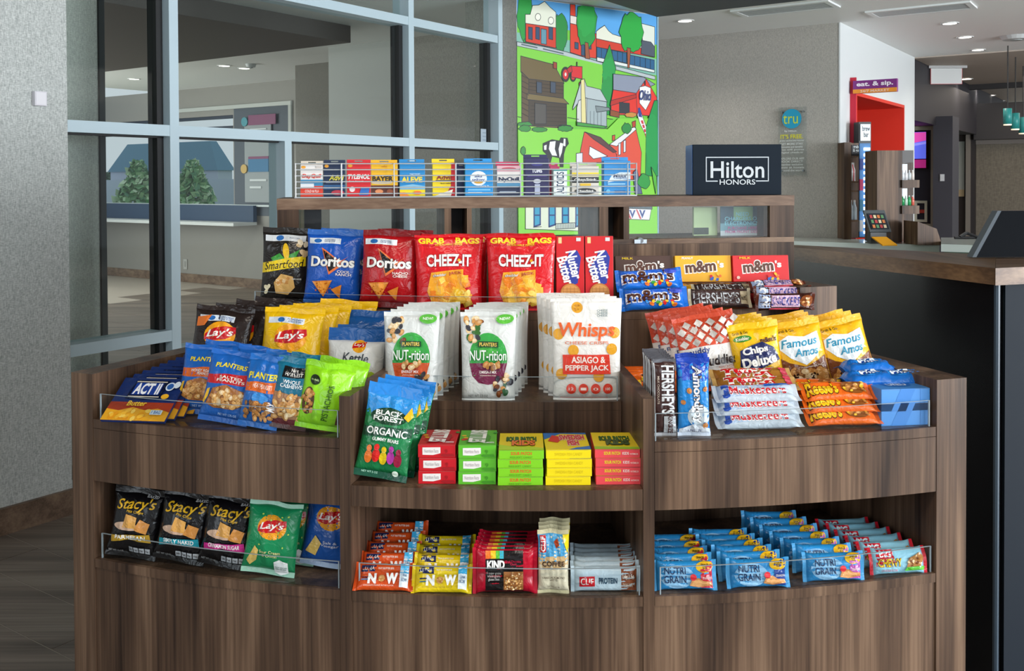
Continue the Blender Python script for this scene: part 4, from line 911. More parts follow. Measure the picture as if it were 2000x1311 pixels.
for x0, x1 in ((583, 868), (921, 1171), (1229, 1504)):
    b = MB(); fb(b, pu(x0)+.002, pu(x1)-.002, .01, .014, zQ+.001, zP0-.001, M_GL2); sub(b, 'glass_pane')
b = MB(); c = FL+U*pu(1250)-V*.004; b.cyl(c+Vector((0, -.002, zQ-.004)), c+Vector((0, .01, zQ-.004)), .009, mat('b8bcc0', 'metal'), 14); fb(b, pu(1238), pu(1262), -.006, .0, zQ-.013, zQ-.001, mat('9a9ea2', 'metal')); o = sub(b, 'chrome_lock')
# things inside the case
c = FL+U*pu(1450, .1)+V*.1; q = MB()
t = thing('charger_sign', 'small printed card about chargers inside the right display window', 'sign', (c.x, c.y, zQ+.0005), math.atan2(U.y, U.x)); 
b = MB(); b.box(-.074, 0, 0, .066, .003, .094, mat('6f9fae', 'card')); b.box(-.074, -.0006, .04, .066, -.0001, .094, mat('31586a', 'card')); b.box(-.03, -.0008, .048, .035, -.0004, .093, mat('8fbf8a', 'card')); b.box(-.074, -.0008, .0, .066, -.0003, .016, mat('c8d4da', 'card')); b.build('card', t)
pr = MB(); decals(pr, [('t', 'NEED\nCHARGERS OR\nELECTRONICS?', -.0, .58, .92, .44, '8fdcee', {'b': .012}), ('t', 'PURCHASE HERE\nFROM FRONT DESK', 0, .20, .9, .22, 'd06aa8')], .13, .094, lambda u, v, o: Vector((u, -.0012-o, v)), 'card', L=.05); pr.build('lettering', t, fix=False)
c = FL+U*pu(1378, .12)+V*.12; b = MB(); b.box(-.040, 0, 0, .040, .012, .092, mat('b9cf9a', 'card'), .001); o = b.build('pale_green_box'); o.location = (c.x, c.y, zQ+.0005); o.rotation_euler = (0, 0, math.atan2(U.y, U.x)); tag(o, 'flat pale green box inside the right display window', 'box')
e = MB(); e.box(-.040, -.0012, .004, .010, -.0002, .026, mat('2f3a2c', 'card')); e.build('dark_label', o)
# ================= package designs =================
WSH = 'f1f1ee'; YEL = 'f2c21c'; BLU = '1f6fd0'
def bits(*a): return ('bits',)+a
STK_ = [('r', -.42, .80, .20, .875, 'd8dfe6'), ('e', -.2, .838, .06, .03, '2d6ab0'), ('t', 'POPCORN\nDELI 2.00', .04, .838, .26, .045, '2d5a9a')]
def swoosh(y, c, hw=.42): return [('p', [(-hw, y), (hw, y+.06), (hw, y+.12), (-hw, y+.05)], c)]
design('smartfood', name='popcorn_bag', kind='bag', w=.128, h=.208, t=.045, col='26221f', seed=1.3, st=.07, art=[('r', -.44, .82, .44, .90, 'dfe3e6'), ('e', -.12, .86, .08, .035, '2d6ab0'), ('t', 'POPCORN', .2, .86, .22, .02, '556b8a'),
    ('p', [(-.2, .52), (-.30, .60), (-.10, .66), (.0, .60), (.34, .72), (.22, .56), (.05, .53)], '3f9a3a'), ('e', .04, .68, .07, .11, 'f0c028', 10), ('p', [(-.5, .40), (.47, .50), (.47, .64), (-.5, .53)], 'f3d21e'), ('t', 'Smartfood', 0, .515, .88, .10, '1c1a18', {'sh': .25, 'b': .004, 'rot': 5.5}),
    ('p', [(-.2, .28), (-.05, .39), (.22, .36), (.26, .22), (.1, .12), (-.16, .14)], 'dcae68'), bits(-.15, .17, .2, .34, 7, .05, ['c98f4e', 'e8c998'], 'sq'), bits(-.45, .1, -.3, .3, 5, .06, ['e8dcb8'], 'nut'), bits(.3, .65, .47, .84, 5, .07, ['e8d8b8', 'd8b888'], 'nut'), ('t', 'WHITE CHEDDAR', .3, .33, .2, .02, 'd8d8d0')])
def dor(key, c, c2, fl, seed): design(key, name='tortilla_chip_bag', kind='bag', w=.150, h=.202, t=.046, col=c, seal=c2, seed=seed, st=.07, art=[('r', -.46, .81, .12, .885, 'dfe4e8'), ('e', -.30, .848, .07, .028, '2d6ab0'), ('t', 'POPCORN\nGRAB ONE', -.08, .85, .2, .035, '4a5f88'),
    ('p', [(-.22, .76), (.22, .55), (-.05, .40)], 'e8743a'), ('p', [(-.19, .725), (.16, .555), (-.045, .44)], '1a1416'), ('t', 'Doritos', .0, .575, .80, .125, 'f2f0ea', {'b': .035, 'o': ('3a2a2a', .06)}), ('p', [(.1, .54), (.30, .66), (.12, .57)], 'e8743a'), ('t', fl, .22, .43, .28, .07, 'efe6dc', {'b': .02}),
    ('p', [(-.36, .31), (.02, .33), (-.14, .11)], 'd9822c'), ('p', [(-.33, .295), (-.02, .31), (-.15, .14)], 'e8983c'), ('p', [(.0, .21), (.2, .28), (.16, .10)], 'd9822c'), bits(-.3, .17, 0, .29, 14, .016, ['c4641c', 'b4541a'], 'sq')])
dor('dor_blue', '1c57b8', '2d62b0', 'COOL\nRANCH', 2.1); dor('dor_red', 'b3151c', '7a1418', 'NACHO\nCHEESE', 3.7)
def chz(key, seed): design(key, name='cheese_cracker_pouch', kind='pouch', w=.180, h=.194, t=.045, col='d3121c', seed=seed, sb=.03, st=.03, wr=1.0, art=[('t', 'GRAB    BAGS', 0, .925, .88, .07, 'f3d21e', {'b': .04}), ('t', 'RESEALABLE ZIPPER', 0, .87, .4, .025, 'f3d21e', {'b': .015}), ('r', -.46, .86, .46, .864, 'a80e16'),
    ('t', 'CHEEZ-IT', .0, .66, .66, .15, 'f6f4ee', {'b': .03, 'o': ('7a1418', .055)}), ('e', .155, .66, .022, .02, 'f0a81c'), ('p', [(-.27, .50), (.22, .54), (.22, .30), (.36, .20), (.30, .08), (-.25, .08), (-.33, .25)], 'f0a322'), bits(-.25, .10, .28, .42, 30, .075, ['f0b030', 'e68f1c', 'f6c24a', 'e07a14'], 'sq'), bits(.05, .08, .3, .25, 10, .05, ['e6b422', 'f6d060'], 'nut'), ('t', 'cheddar', -.14, .465, .2, .035, 'f6efe0', {'rot': 4, 'o': ('6b2a12', .05)}), ('t', 'JACK', .10, .485, .2, .045, 'a8321c', {'rot': 4, 'b': .03})])
chz('chz1', 1.1); chz('chz2', 4.4)
design('nutter', name='cookie_box', kind='box', w=.073, h=.185, t=.05, col='d1161e', art=[('r', -.42, .90, -.30, .985, 'e8c98a'), ('r', .22, .93, .38, .98, 'd8d8d8'), ('p', [(-.25, .62), (-.38, .50), (-.05, .40), (.02, .30), (.26, .34), (.38, .70), (.25, .80), (-.02, .80), (-.1, .70)], '2a3a9a'), ('t', 'Nutter', .13, .60, .40, .34, 'f6f4ee', {'rot': -76, 'vert': 1, 'sh': .1, 'b': .03}), ('t', 'Butter', -.17, .52, .40, .34, 'f6f4ee', {'rot': -74, 'vert': 1, 'sh': .1, 'b': .03}),
    ('e', .0, .20, .36, .14, 'c9803a'), ('e', .0, .20, .32, .12, 'dc9c54')]+[('r', -.26+i*.13, .10+abs(i-2)*.012, -.25+i*.13, .30-abs(i-2)*.012, 'b06c2c') for i in range(5)]+[('r', -.28, .12+i*.035, .28, .124+i*.035, 'b06c2c') for i in range(5)]+[('r', -.44, .06, -.34, .10, 'e86a3a')])
for k_, c_, mc, fl in (('mm_brown', '4a2c20', '5a2f1c', '4a2c20'), ('mm_yellow', 'f2b41c', '5a2f1c', 'f2b41c'), ('mm_red', 'd81c20', '5a2f1c', 'd81c20')):
    design(k_, name='candy_box', kind='box', w=.156, h=.072, t=.024, col=c_, art=[('t', 'm&m', -.05, .58, .55, .42, 'f4f0e8', {'rot': 4, 'b': .075}), ('t', 'm&m', -.05, .58, .53, .40, mc, {'rot': 4, 'b': .03}), ('t', "'s", .31, .66, .10, .24, 'f4f0e8', {'b': .04}), ('t', 'PEANUT' if 'y' in k_[3] else 'MILK', -.28, .9, .2, .08, 'f3d21e' if c_ != 'f2b41c' else 'ffffff'),
        bits(.1, .06, .42, .3, 9, .035, ['d81c20', 'f0c028', 'e8742a', '3a9a3a', '2f62c0'], 'nut'), ('e', -.42, .15, .03, .06, 'e8c8b8')], end=[('t', "m&m's", .1, .5, .3, .5, 'f4f0e8')])
design('mm_blue', name='candy_bag', kind='bar', w=.175, h=.060, t=.03, col='1f6fd0', sb=.06, seed=2.2, art=[('p', [(-.42, .3), (.4, .62), (.4, .98), (-.42, .85)], '2a60c8'), ('t', "m&m's", -.02, .60, .76, .58, 'f4f4f4', {'b': .07}), ('t', "m&m's", -.02, .60, .74, .55, '4a2418', {'b': .03}), ('e', .32, .8, .10, .16, '3a4fb8'), bits(-.25, .08, .3, .3, 14, .032, ['3a9a3a', 'e8742a', 'd81c20', 'f0c028', '2f8ad8'], 'nut')])
design('hersh_lay', name='chocolate_bar', kind='bar', w=.165, h=.052, t=.018, col='3a2c2a', sb=.05, seed=1.4, seal='c8bda0', art=[('r', -.44, .1, .44, .9, '453230'), ('t', "HERSHEY'S", -.06, .5, .72, .60, 'c9cdd0', {'b': .01}), ('r', .32, .15, .44, .85, 'b8a888'), ('t', 'KING', .38, .5, .1, .3, '4a3a30')])
design('snickers', name='chocolate_bar', kind='bar', w=.155, h=.046, t=.022, col='3f2018', sb=.05, seed=2.5, seal='5a2c20', art=[('r', -.45, .15, -.27, .95, 'a8bce0'), ('t', '2', -.35, .6, .1, .5, 'f4f4f4', {'b': .04}), ('r', -.26, .2, .22, .92, 'c9a8c0'), ('t', 'SNICKERS', -.02, .56, .48, .50, '2c3a90', {'sh': .3, 'b': .01}), ('e', .34, .55, .12, .36, '8a4a22'), bits(.26, .3, .44, .75, 7, .03, ['c98f4e', 'e8c998'], 'nut'), ('r', -.3, .05, .2, .14, 'd04a5a')])
def lays(key, c, extra, seed, w=.150, h=.195, cy=.63, seal=None, badge=True, ly=.0): design(key, name='potato_chip_bag', kind='bag', w=w, h=h, t=.040, col=c, seal=seal or c, seed=seed, st=.06, wr=1.4, art=(STK_ if badge else [])+[('e', ly, cy, .28, .165, 'f2a21a'), ('p', [(ly-.27, cy-.065), (ly-.1, cy-.085), (ly+.12, cy-.05), (ly+.28, cy+.04), (ly+.26, cy+.115), (ly+.08, cy+.11), (ly-.12, cy+.075), (ly-.26, cy+.01)], 'c8161e'), ('t', "Lay's", ly, cy+.015, .46, .115, 'f6f2ea', {'sh': .25, 'rot': 6, 'b': .02})]+extra)
lays('lay_black', '2b211e', [('p', [(-.45, .84), (-.2, .88), (-.3, .74), (-.45, .72)], 'd9702a'), ('p', [(.05, .30), (.4, .38), (.4, .05), (.1, .02)], 'b4501c'), bits(.05, .05, .4, .3, 8, .05, ['d9701c', 'c4641c'], 'nut'), ('t', 'Barbecue', -.1, .28, .35, .05, 'e8dcc0', {'sh': .2})], 1.7)
lays('lay_yellow', 'eebc10', [('t', 'Classic', -.12, .28, .38, .055, '4a3410', {'sh': .1}), ('p', [(.2, .28), (.34, .30), (.34, .2), (.2, .19)], 'f6dc70'), bits(-.3, .04, .3, .2, 8, .09, ['e6b422', 'f0c850'], 'nut')], 3.1)
lays('lay_green', '1b8a56', [('t', 'Sour Cream\n& Onion', .02, .30, .40, .09, 'e6e2a0'), ('p', [(-.42, .18), (-.28, .40), (-.2, .34), (-.22, .2), (-.34, .12)], 'e6c26a'), bits(-.3, .3, .45, .85, 8, .018, ['b8d860'], 'nut'), ('p', [(.14, .05), (.12, .20), (.22, .24), (.38, .20), (.40, .06), (.26, .02)], 'eef0ee'), ('t', 'Now you can\nhelp out too', .26, .12, .22, .05, '3a6a5a'), ('t', 'NET WT 1 OZ', -.25, .05, .25, .025, 'd8e8e0')], 2.6, .118, .150, .66, 'a8d8c0', False)
lays('lay_blue', '2358a8', [('t', 'Salt &\nVinegar', .05, .34, .36, .09, 'd8e0f0'), ('p', [(-.42, .2), (-.25, .44), (-.12, .34), (-.2, .16)], 'e6c26a'), ('t', 'NET WT', -.2, .05, .2, .025, 'c8d4f0')], 4.2, .118, .150, .70, 'a8c0e0', False)
design('kettle', name='kettle_chip_bag', kind='bag', w=.140, h=.150, t=.05, col='dfe0dc', seal='1f5aa0', st=.20, seed=2.9, art=[('e', .06, .72, .12, .10, 'f0a81c', 15), ('p', [(-.06, .68), (.16, .72), (.18, .80), (-.04, .75)], 'c8161e'), ('t', "Lay's", .06, .74, .18, .06, 'f6f2ea', {'sh': .2}), ('t', 'Kettle', .02, .54, .46, .14, '24303a', {'sh': .15}), ('t', 'Cooked', .02, .38, .54, .13, '24303a', {'sh': .15}), ('p', [(-.36, .12), (-.38, .27), (.1, .27), (.32, .34), (.46, .26), (.36, .12)], 'a8c83a'), ('t', '40% LESS FAT', .0, .20, .62, .09, '3a6a1c', {'b': .02})])
design('kettle_blue', name='kettle_chip_bag', kind='bag', w=.140, h=.178, t=.05, col='1f5aa0', seed=3.3, art=[('p', [(-.5, 0), (.5, 0), (.5, .6), (-.5, .62)], 'd8d8d4'), ('t', 'Kettle', 0, .5, .5, .1, '24303a')])
design('actii', name='microwave_popcorn_pack', kind='box', w=.150, h=.128, t=.007, col='1b2f66', mk='film', art=[('r', -.5, 0, .5, .42, 'a83a1c'), ('p', [(-.5, 0), (.5, 0), (.5, .2), (.3, .28), (.1, .24), (-.1, .3), (-.3, .22), (-.5, .26)], 'e8a828'), bits(-.45, .03, .3, .22, 18, .05, ['f6d060', 'f0b83a', 'e69a20'], 'nut'), ('p', [(-.30, .48), (.24, .48), (.27, .92), (-.26, .92)], '0e1838'), ('r', -.27, .52, .22, .54, 'e8dcc8'), ('r', -.25, .87, .24, .89, 'e8dcc8'), ('r', -.24, .57, .20, .85, '1f3f94'), ('t', 'ACT II', -.02, .71, .40, .24, 'f4f6fa', {'b': .04}), ('t', 'Butter', -.05, .36, .30, .11, 'f3c83a', {'sh': .1, 'b': .02}), ('e', .33, .76, .07, .10, 'd8e4ee'), ('e', .33, .76, .05, .07, '2f5fa8'), ('e', .43, .8, .05, .08, 'd8e4ee'), ('e', .33, .52, .06, .06, 'f0b428'), ('r', .24, .1, .42, .2, 'c9dce8'), ('t', '1 BAG', .33, .15, .14, .07, '2a5a9a')])
def plant(key, c, band, title, cols, seed, w=.112): design(key, name='peanut_bag', kind='bag', w=w, h=.155, t=.035, col=c, seed=seed, st=.07, wr=1.3, art=[('p', [(-.48, .64), (.46, .70), (.46, .54), (-.48, .52)], band), ('t', 'PLANTERS', .0, .785, .66, .06, 'e8d21e', {'b': .03, 'sh': .1}), ('t', title, .05, .60, .58, .08, 'f4ece0', {'b': .02}), ('p', [(-.40, .24), (-.30, .46), (0, .52), (.36, .46), (.42, .28), (.2, .20), (-.2, .19)], 'a86a34'), bits(-.34, .24, .36, .45, 46, .062, cols, 'nut'), ('t', 'NET WT 1.75 OZ', .1, .12, .4, .03, 'b8d4f4'), ('p', [(-.46, .26), (-.40, .44), (-.34, .46), (-.36, .34), (-.42, .24)], 'e6b422')])
NT = ['c98f4e', 'd9a35c', 'b87a3a']
plant('plant_o', '1f62b8', 'd9641c', 'HONEY ROASTED\nPEANUTS', NT, 1.2); plant('plant_r', '1f62b8', 'c8161e', 'SALTED\nPEANUTS', ['d9a35c', 'e8c998', 'c98f4e'], 2.3)
design('plant_n', name='nut_mix_bag', kind='bag', w=.088, h=.154, t=.03, col='2268b8', seed=3.4, wr=1.4, art=[('t', 'PLANTERS', .0, .70, .84, .085, 'e8d21e', {'b': .03}), ('p', [(-.46, .60), (.42, .64), (.42, .48), (-.46, .48)], 'd9641c'), ('t', 'HEAT PEANUTS', 0, .56, .5, .06, 'f4e0d0'), ('e', .0, .40, .22, .08, '3f8fd8'), bits(-.38, .12, .34, .34, 44, .07, ['b87a3a', '8a5a30', 'c98f4e'], 'nut'), ('t', 'MIX', .33, .3, .2, .12, 'f4f4f4', {'rot': 80})])
design('cashew', name='cashew_bag', kind='bag', w=.086, h=.150, t=.03, col='1d6f8c', seed=4.5, seal2='4a2420', art=[('r', -.48, .06, .48, .16, '6b2f34'), ('p', [(-.48, .14), (.48, .14), (.48, .46), (-.48, .5)], 'b0815a'), ('p', [(-.30, .70), (-.28, .86), (.32, .86), (.34, .72)], '17181a'), ('t', 'Nut\nHARVEST', .02, .785, .46, .11, 'f0ece4', {'b': .01}), ('t', 'WHOLE\nCASHEWS', .0, .62, .58, .11, 'e8f0f2', {'b': .02}), bits(-.38, .14, .38, .46, 40, .10, ['e8c998', 'd9a35c', 'c98f4e'], 'oval')])
design('pistachio', name='pistachio_bag', kind='bag', w=.110, h=.140, t=.04, col='8ed321', seed=5.2, wr=1.8, art=[('e', -.30, .40, .14, .20, '5a3a24'), bits(-.42, .25, -.2, .55, 12, .06, NT, 'nut'), ('e', -.22, .72, .11, .075, '20301a'), ('t', 'no shells', -.22, .72, .16, .03, 'c8e8a0'), ('t', 'PISTACHIOS', .12, .40, .52, .12, '2f5a14', {'rot': 84, 'vert': 1}), ('p', [(.30, .1), (.46, .12), (.46, .4), (.34, .3)], '5a3a24')])
def nut(key, c2, fl, seed): design(key, name='nut_mix_pouch', kind='pouch', w=.130, h=.202, t=.04, col='dcdfdc', seed=seed, sb=.02, st=.05, wr=.8, art=[('e', 0, .47, .36, .29, '3aa648'), ('p', [(-.355, .42), (-.30, .28), (-.18, .2), (0, .18), (.18, .2), (.30, .28), (.355, .42)], c2), ('e', 0, .55, .18, .06, '4fb84a'), bits(-.44, .66, -.12, .92, 22, .06, ['c98f4e', '6b3a1e', '3a6a30', 'e8c998', '3a3a40'], 'nut'), bits(.12, .06, .44, .3, 20, .055, ['e8c998', '6b3a1e', '2f5a38', 'c98f4e', '34343c'], 'nut'), ('e', .30, .92, .16, .055, '5ab83a'), ('t', 'NEW!', .30, .925, .18, .03, 'f0f8e8', {'b': .02}),
    ('r', -.19, .60, .19, .665, '22482c'), ('t', 'PLANTERS', 0, .632, .32, .04, 'e8c85a', {'b': .02}), ('t', 'NUT-rition', .0, .51, .68, .11, 'f4f6f2', {'b': .01, 'o': ('2a8a3a', .03)}), bits(-.18, .37, .2, .43, 9, .06, ['c98f4e', 'b87a3a', '8a5a30', 'e8c998'], 'nut'), ('t', fl, 0, .325, .32, .03, 'f6ece8', {'b': .015}), ('t', 'wholesome blend of nuts', 0, .29, .3, .016, 'f0d8c8'), ('t', 'NET WT 5.5 OZ', -.18, .06, .36, .03, '6a6a66')])
nut('nut1', 'd0562a', 'ENERGY MIX', 1.9); nut('nut2', '7a2048', 'OMEGA-3 MIX', 2.7)
CR = ['e6b422', 'd99a28']
design('whisps', name='cheese_crisp_pouch', kind='pouch', w=.165, h=.232, t=.035, col='e9e7e2', seed=3.9, sb=.02, st=.03, wr=.5, art=[('e', x, y, .08, .055, 'dfa02c') for x, y in ((-.13, .91), (-.41, .65), (.41, .66), (.37, .50), (-.2, .49), (-.38, .26), (.17, .24))]+[bits(-.18, .88, -.08, .94, 6, .015, ['b87a1c'], 'sq')]+[('t', 'Whisps', .0, .675, .80, .17, 'e2622a', {'sh': .12, 'b': .025}), ('t', 'CHEESE CRISPS', .0, .565, .64, .030, 'd97a5a', {'b': .01}), ('p', [(-.36, .26), (-.36, .45), (.33, .45), (.35, .26)], 'da3a26'), ('t', 'ASIAGO &', .02, .40, .50, .06, 'f4e4dc', {'b': .025}), ('t', 'PEPPER JACK', 0, .315, .64, .065, 'f4e4dc', {'b': .025})]
    +[('e', -.24+i*.18, .12, .072, .05, 'd8402c') for i in range(4)]+[('t', s_, -.24+i*.18, .12, .07, .025, 'f4e0d8') for i, s_ in enumerate(('12', '1', '0', '100'))]+[('t', 'CHEESE\nCHEESE\nCHEESE', .22, .86, .15, .07, '4a6a70'), ('r', -.4, .035, .3, .038, 'd8402c')])
design('gummy', name='gummy_candy_bag', kind='bag', w=.112, h=.192, t=.03, col='1b7a46', seal='2a86d8', seal2='12503a', seed=1.5, st=.12, art=[('r', -.49, .66, .49, .88, '2f8fd8'), ('p', [(-.49, .55), (-.49, .72)]+[(-.49+i*.07, .70+(.05 if i % 2 else -.01)-.10*abs(sin(i*.45))*.6) for i in range(14)]+[(.49, .74), (.49, .55)], '1f7a44'), ('e', -.02, .66, .36, .09, '123f26'), ('t', 'BLACK\nFOREST', -.02, .665, .58, .11, 'f2f6f0', {'b': .03}), ('p', [(-.49, .43), (.49, .47), (.49, .57), (-.49, .53)], '14472e'), ('t', 'ORGANIC', .0, .50, .80, .075, 'f2f6f0', {'b': .02}), ('t', 'GUMMY BEARS', 0, .415, .52, .035, 'f2f6f0', {'b': .02})]
    +[('e', -.28+i*.145, .22+(.02 if i % 2 else 0), .075, .07, c_) for i, c_ in enumerate(('e8782a', 'c8201c', 'e8c81c', 'b83aa8', '8a1838'))]+[('e', -.28+i*.145, .31+(.02 if i % 2 else 0), .05, .035, c_) for i, c_ in enumerate(('e8782a', 'c8201c', 'e8c81c', 'b83aa8', '8a1838'))]+[('p', [(.28, .68), (.40, .80), (.46, .70), (.38, .64)], 'f0b81c'), ('e', .28, .08, .06, .03, 'd8e8d8'), ('t', 'NET WT 5 OZ', -.2, .06, .3, .02, 'a8d8c0')])
SK = ['f0c028', 'e8742a', '3a9a3a', '7a2a9a', 'd81c20']
def skit(key, c, c2): design(key, name='candy_box', kind='box', w=.077, h=.118, t=.0268, col=c, art=[bits(-.48, .2, .48, .9, 16, .09, SK, 'nut'), ('p', [(-.30, .1), (.3, .2), (.35, .5), (.1, .95), (-.2, .9)], c2), ('t', 'SKITTLES', .0, .52, .80, .42, 'f6f4ee', {'rot': -92, 'vert': 1, 'b': .04, 'sh': .1}), ('t', 'GUMMIES', .3, .08, .3, .08, 'f4f4f4')], end=[('p', [(-.38, .22), (-.38, .78), (.10, .80), (.10, .34), (-.1, .2)], 'ece8e4'), ('t', 'Nutrition Facts', -.14, .52, .38, .26, 'b8b0b0'), ('p', [(.1, .2), (.16, .3), (.44, .3), (.48, .12), (.2, .08)], c2), ('t', '9', .25, .5, .08, .3, c2)])
skit('skit_red', 'c8101e', 'a00c18'); skit('skit_green', '5cb82a', '3f8f1c')
design('sp_green', name='candy_box', kind='box', w=.092, h=.130, t=.018, col='7fcf1c', art=[('r', -.5, 0, .5, 1, 'eed31c'), ('p', [(-.5, 0), (.5, 0), (.5, .1), (.2, .2), (-.2, .2), (-.5, .3)], 'b8d82a'), ('t', 'SOUR PATCH', .0, .62, .68, .24, '2a6a1c', {'b': .05, 'o': ('1a2a14', .08)}), ('t', 'KIDS', .05, .36, .5, .26, 'e8742a', {'b': .05, 'o': ('1a2a14', .08)})], end=[('t', 'SOUR PATCH', .0, .62, .46, .36, 'd9641c', {'b': .03}), ('t', 'KIDS SOFT CANDY', .0, .2, .5, .2, '5a9a1c')])
design('sw_yellow', name='candy_box', kind='box', w=.092, h=.130, t=.018, col='f0d800', art=[('p', [(-.5, .6), (-.1, .95), (.5, .9), (.5, 1), (-.5, 1)], '1f6fb8'), ('p', [(.0, 0), (.5, 0), (.5, .2), (.2, .12)], '1f6fb8'), ('p', [(-.42, .5), (-.3, .85), (-.05, .7), (-.2, .4)], 'd8301c'), ('t', 'SWEDISH\nFISH', .14, .52, .56, .6, 'd0202a', {'b': .05, 'o': ('f4f0e8', .09)})], end=[('t', 'SWEDISH FISH CANDY', 0, .5, .62, .34, 'd8c000')])
design('sp_pink', name='candy_box', kind='box', w=.092, h=.130, t=.018, col='ee4a52', art=[('r', -.5, 0, .5, 1, 'eed31c'), ('p', [(-.5, 0), (.5, 0), (.5, .12), (-.5, .16)], '9ac82a'), ('t', 'SOUR PATCH', .0, .62, .68, .24, '2a6a1c', {'b': .05, 'o': ('1a2a14', .08)}), ('t', 'KIDS', .05, .36, .5, .26, '3a5a1c', {'b': .05, 'o': ('1a2a14', .08)})], end=[('t', 'SOUR PATCH', -.12, .56, .36, .34, 'e8d81c', {'b': .03}), ('t', 'KIDS', .18, .56, .14, .3, 'f6d8d0', {'b': .03}), ('t', 'WATERMELON', .36, .5, .18, .2, 'f6d8d0')])
design('muddie', name='snack_mix_bag', kind='bag', w=.148, h=.180, t=.036, col='e6e0da', seal='c8482c', seed=2.4, st=.06, wr=1.2, art=[('r', -.5, .58, .5, .94, 'c8482c')]+[('p', [(x-.075, y), (x, y+.055), (x+.075, y), (x, y-.055)], 'e0d8d0' if (i+j) % 2 == 0 else 'b8b0a8') for j, y in enumerate((.64, .72, .80, .88)) for i, x in enumerate([-.40+.2*k+(.1 if j % 2 else 0) for k in range(5)])]
    +[('t', 'muddy', -.22, .52, .4, .09, '2a3a78', {'b': .02}), ('t', 'buddies', .12, .38, .60, .12, '2a1c18', {'sh': .15, 'b': .03}), ('t', 'PEANUT BUTTER\nCHOCOLATE', .2, .27, .26, .05, 'a8553a'), bits(-.4, .0, .4, .16, 10, .07, ['c8482c', '8a5a40', 'c8b8a8'], 'sq')])
design('chips_del', name='cookie_bag', kind='bag', w=.122, h=.165, t=.035, col='f0bc10', seed=3.2, art=[('t', 'Grab & Go', -.28, .865, .3, .04, '3a2a10'), ('e', -.26, .78, .18, .045, '3a8a2a'), ('t', 'Keebler', -.26, .78, .26, .045, 'f0e8d8', {'b': .02}), ('t', "m&m's", .25, .74, .34, .07, '4a2418', {'b': .04}), ('p', [(-.40, .40), (-.36, .62), (.1, .72), (.34, .62), (.44, .44), (-.1, .32)], '20285a'), ('t', 'Chips', -.06, .595, .50, .12, 'f6f2ea', {'rot': 6, 'b': .04}), ('t', 'Deluxe', -.0, .455, .70, .13, 'f6f2ea', {'rot': 6, 'b': .04}), ('t', 'fun size cookies', .0, .35, .5, .04, '3a2a10'), bits(-.3, .08, .4, .26, 16, .06, ['c98f4e', 'd81c20', '3a9a3a', '2f62c0', 'e8742a', '6b3a1e'], 'nut')])
design('famous', name='cookie_bag', kind='bag', w=.124, h=.165, t=.035, col='eeb21a', seed=4.1, art=[('t', 'Grab & Go', -.22, .87, .32, .04, '3a2a10'), ('p', [(-.48, .06), (.48, .06), (.48, .46), (.3, .40), (0, .34), (-.3, .42), (-.48, .52)], '7a4424'), ('p', [(-.40, .74), (-.2, .80), (.1, .76), (.4, .80), (.42, .60), (.28, .46), (.02, .36), (-.26, .48), (-.42, .62)], 'e6ecee'), ('t', 'Famous', -.02, .685, .74, .11, '2f8fb0', {'sh': .25, 'b': .02}), ('t', 'Amos', .08, .545, .50, .11, '2f8fb0', {'sh': .25, 'b': .02}), ('t', 'Chocolate Chip', .1, .33, .5, .03, 'f0e0c8'), bits(-.34, .09, .38, .28, 26, .10, ['c98f4e', 'b87a3a', 'e8c998', '8a5a30'], 'nut'), bits(-.3, .1, .35, .27, 14, .025, ['3a2014'], 'nut')])
design('hersh', name='chocolate_bar', kind='vbar', w=.048, h=.158, t=.012, col='3b2320', sb=.04, st=.05, seed=1.6, seal='5a5a60', seal2='b8b8bc', wr=.4, art=[('r', -.06, .06, .49, .96, '3b2320'), ('r', -.49, .06, -.44, .95, 'c0c4c8'), ('t', "HERSHEY'S", .14, .60, .62, .55, 'd3d6d8', {'rot': -90, 'vert': 1, 'b': .03}), ('t', 'MILK CHOCOLATE', -.30, .6, .36, .09, 'c9b8a8', {'rot': -90, 'vert': 1}), ('r', -.06, .05, .49, .26, 'b9bcc0'), ('t', 'KING', .22, .20, .14, .2, '4a2a28', {'rot': -90, 'vert': 1, 'b': .03}), ('t', 'SIZE', .22, .09, .1, .2, '4a2a28', {'rot': -90, 'vert': 1, 'b': .03})])
design('almond', name='chocolate_bar', kind='vbar', w=.068, h=.160, t=.016, col='1f7fc8', sb=.05, st=.06, seed=2.8, seal='1b3fa8', seal2='d8e0ee', wr=1, art=[('p', [(-.5, .72), (.5, .70), (.5, .94), (-.5, .94)], '1b3fa8'), ('e', .14, .26, .36, .14, 'c9d4dc'), ('t', 'AlmondJoy', .08, .53, .72, .34, 'f4f6fa', {'rot': -88, 'vert': 1, 'b': .03, 'o': ('3a2a28', .07)}), ('e', -.16, .58, .08, .04, 'b8763a', 40), ('e', .36, .6, .07, .035, 'b8763a', -40), ('e', -.36, .44, .07, .035, 'b8763a', 60), ('e', .34, .14, .09, .04, 'b8763a', -50), ('p', [(-.48, .05), (.48, .05), (.48, .1), (.0, .16), (-.48, .1)], 'e0e6f0'), ('t', 'KING SIZE', 0, .075, .4, .03, '2a3a78')])
design('twix', name='chocolate_bar', kind='bar', w=.185, h=.050, t=.02, col='a8702c', sb=.05, seed=1.1, seal='c8a060', art=[('t', 'TWIX', -.05, .55, .62, .62, 'c8161e', {'sh': .2, 'b': .06, 'o': ('f0ece4', .1)}), ('r', .34, .1, .44, .9, 'b8384a')])
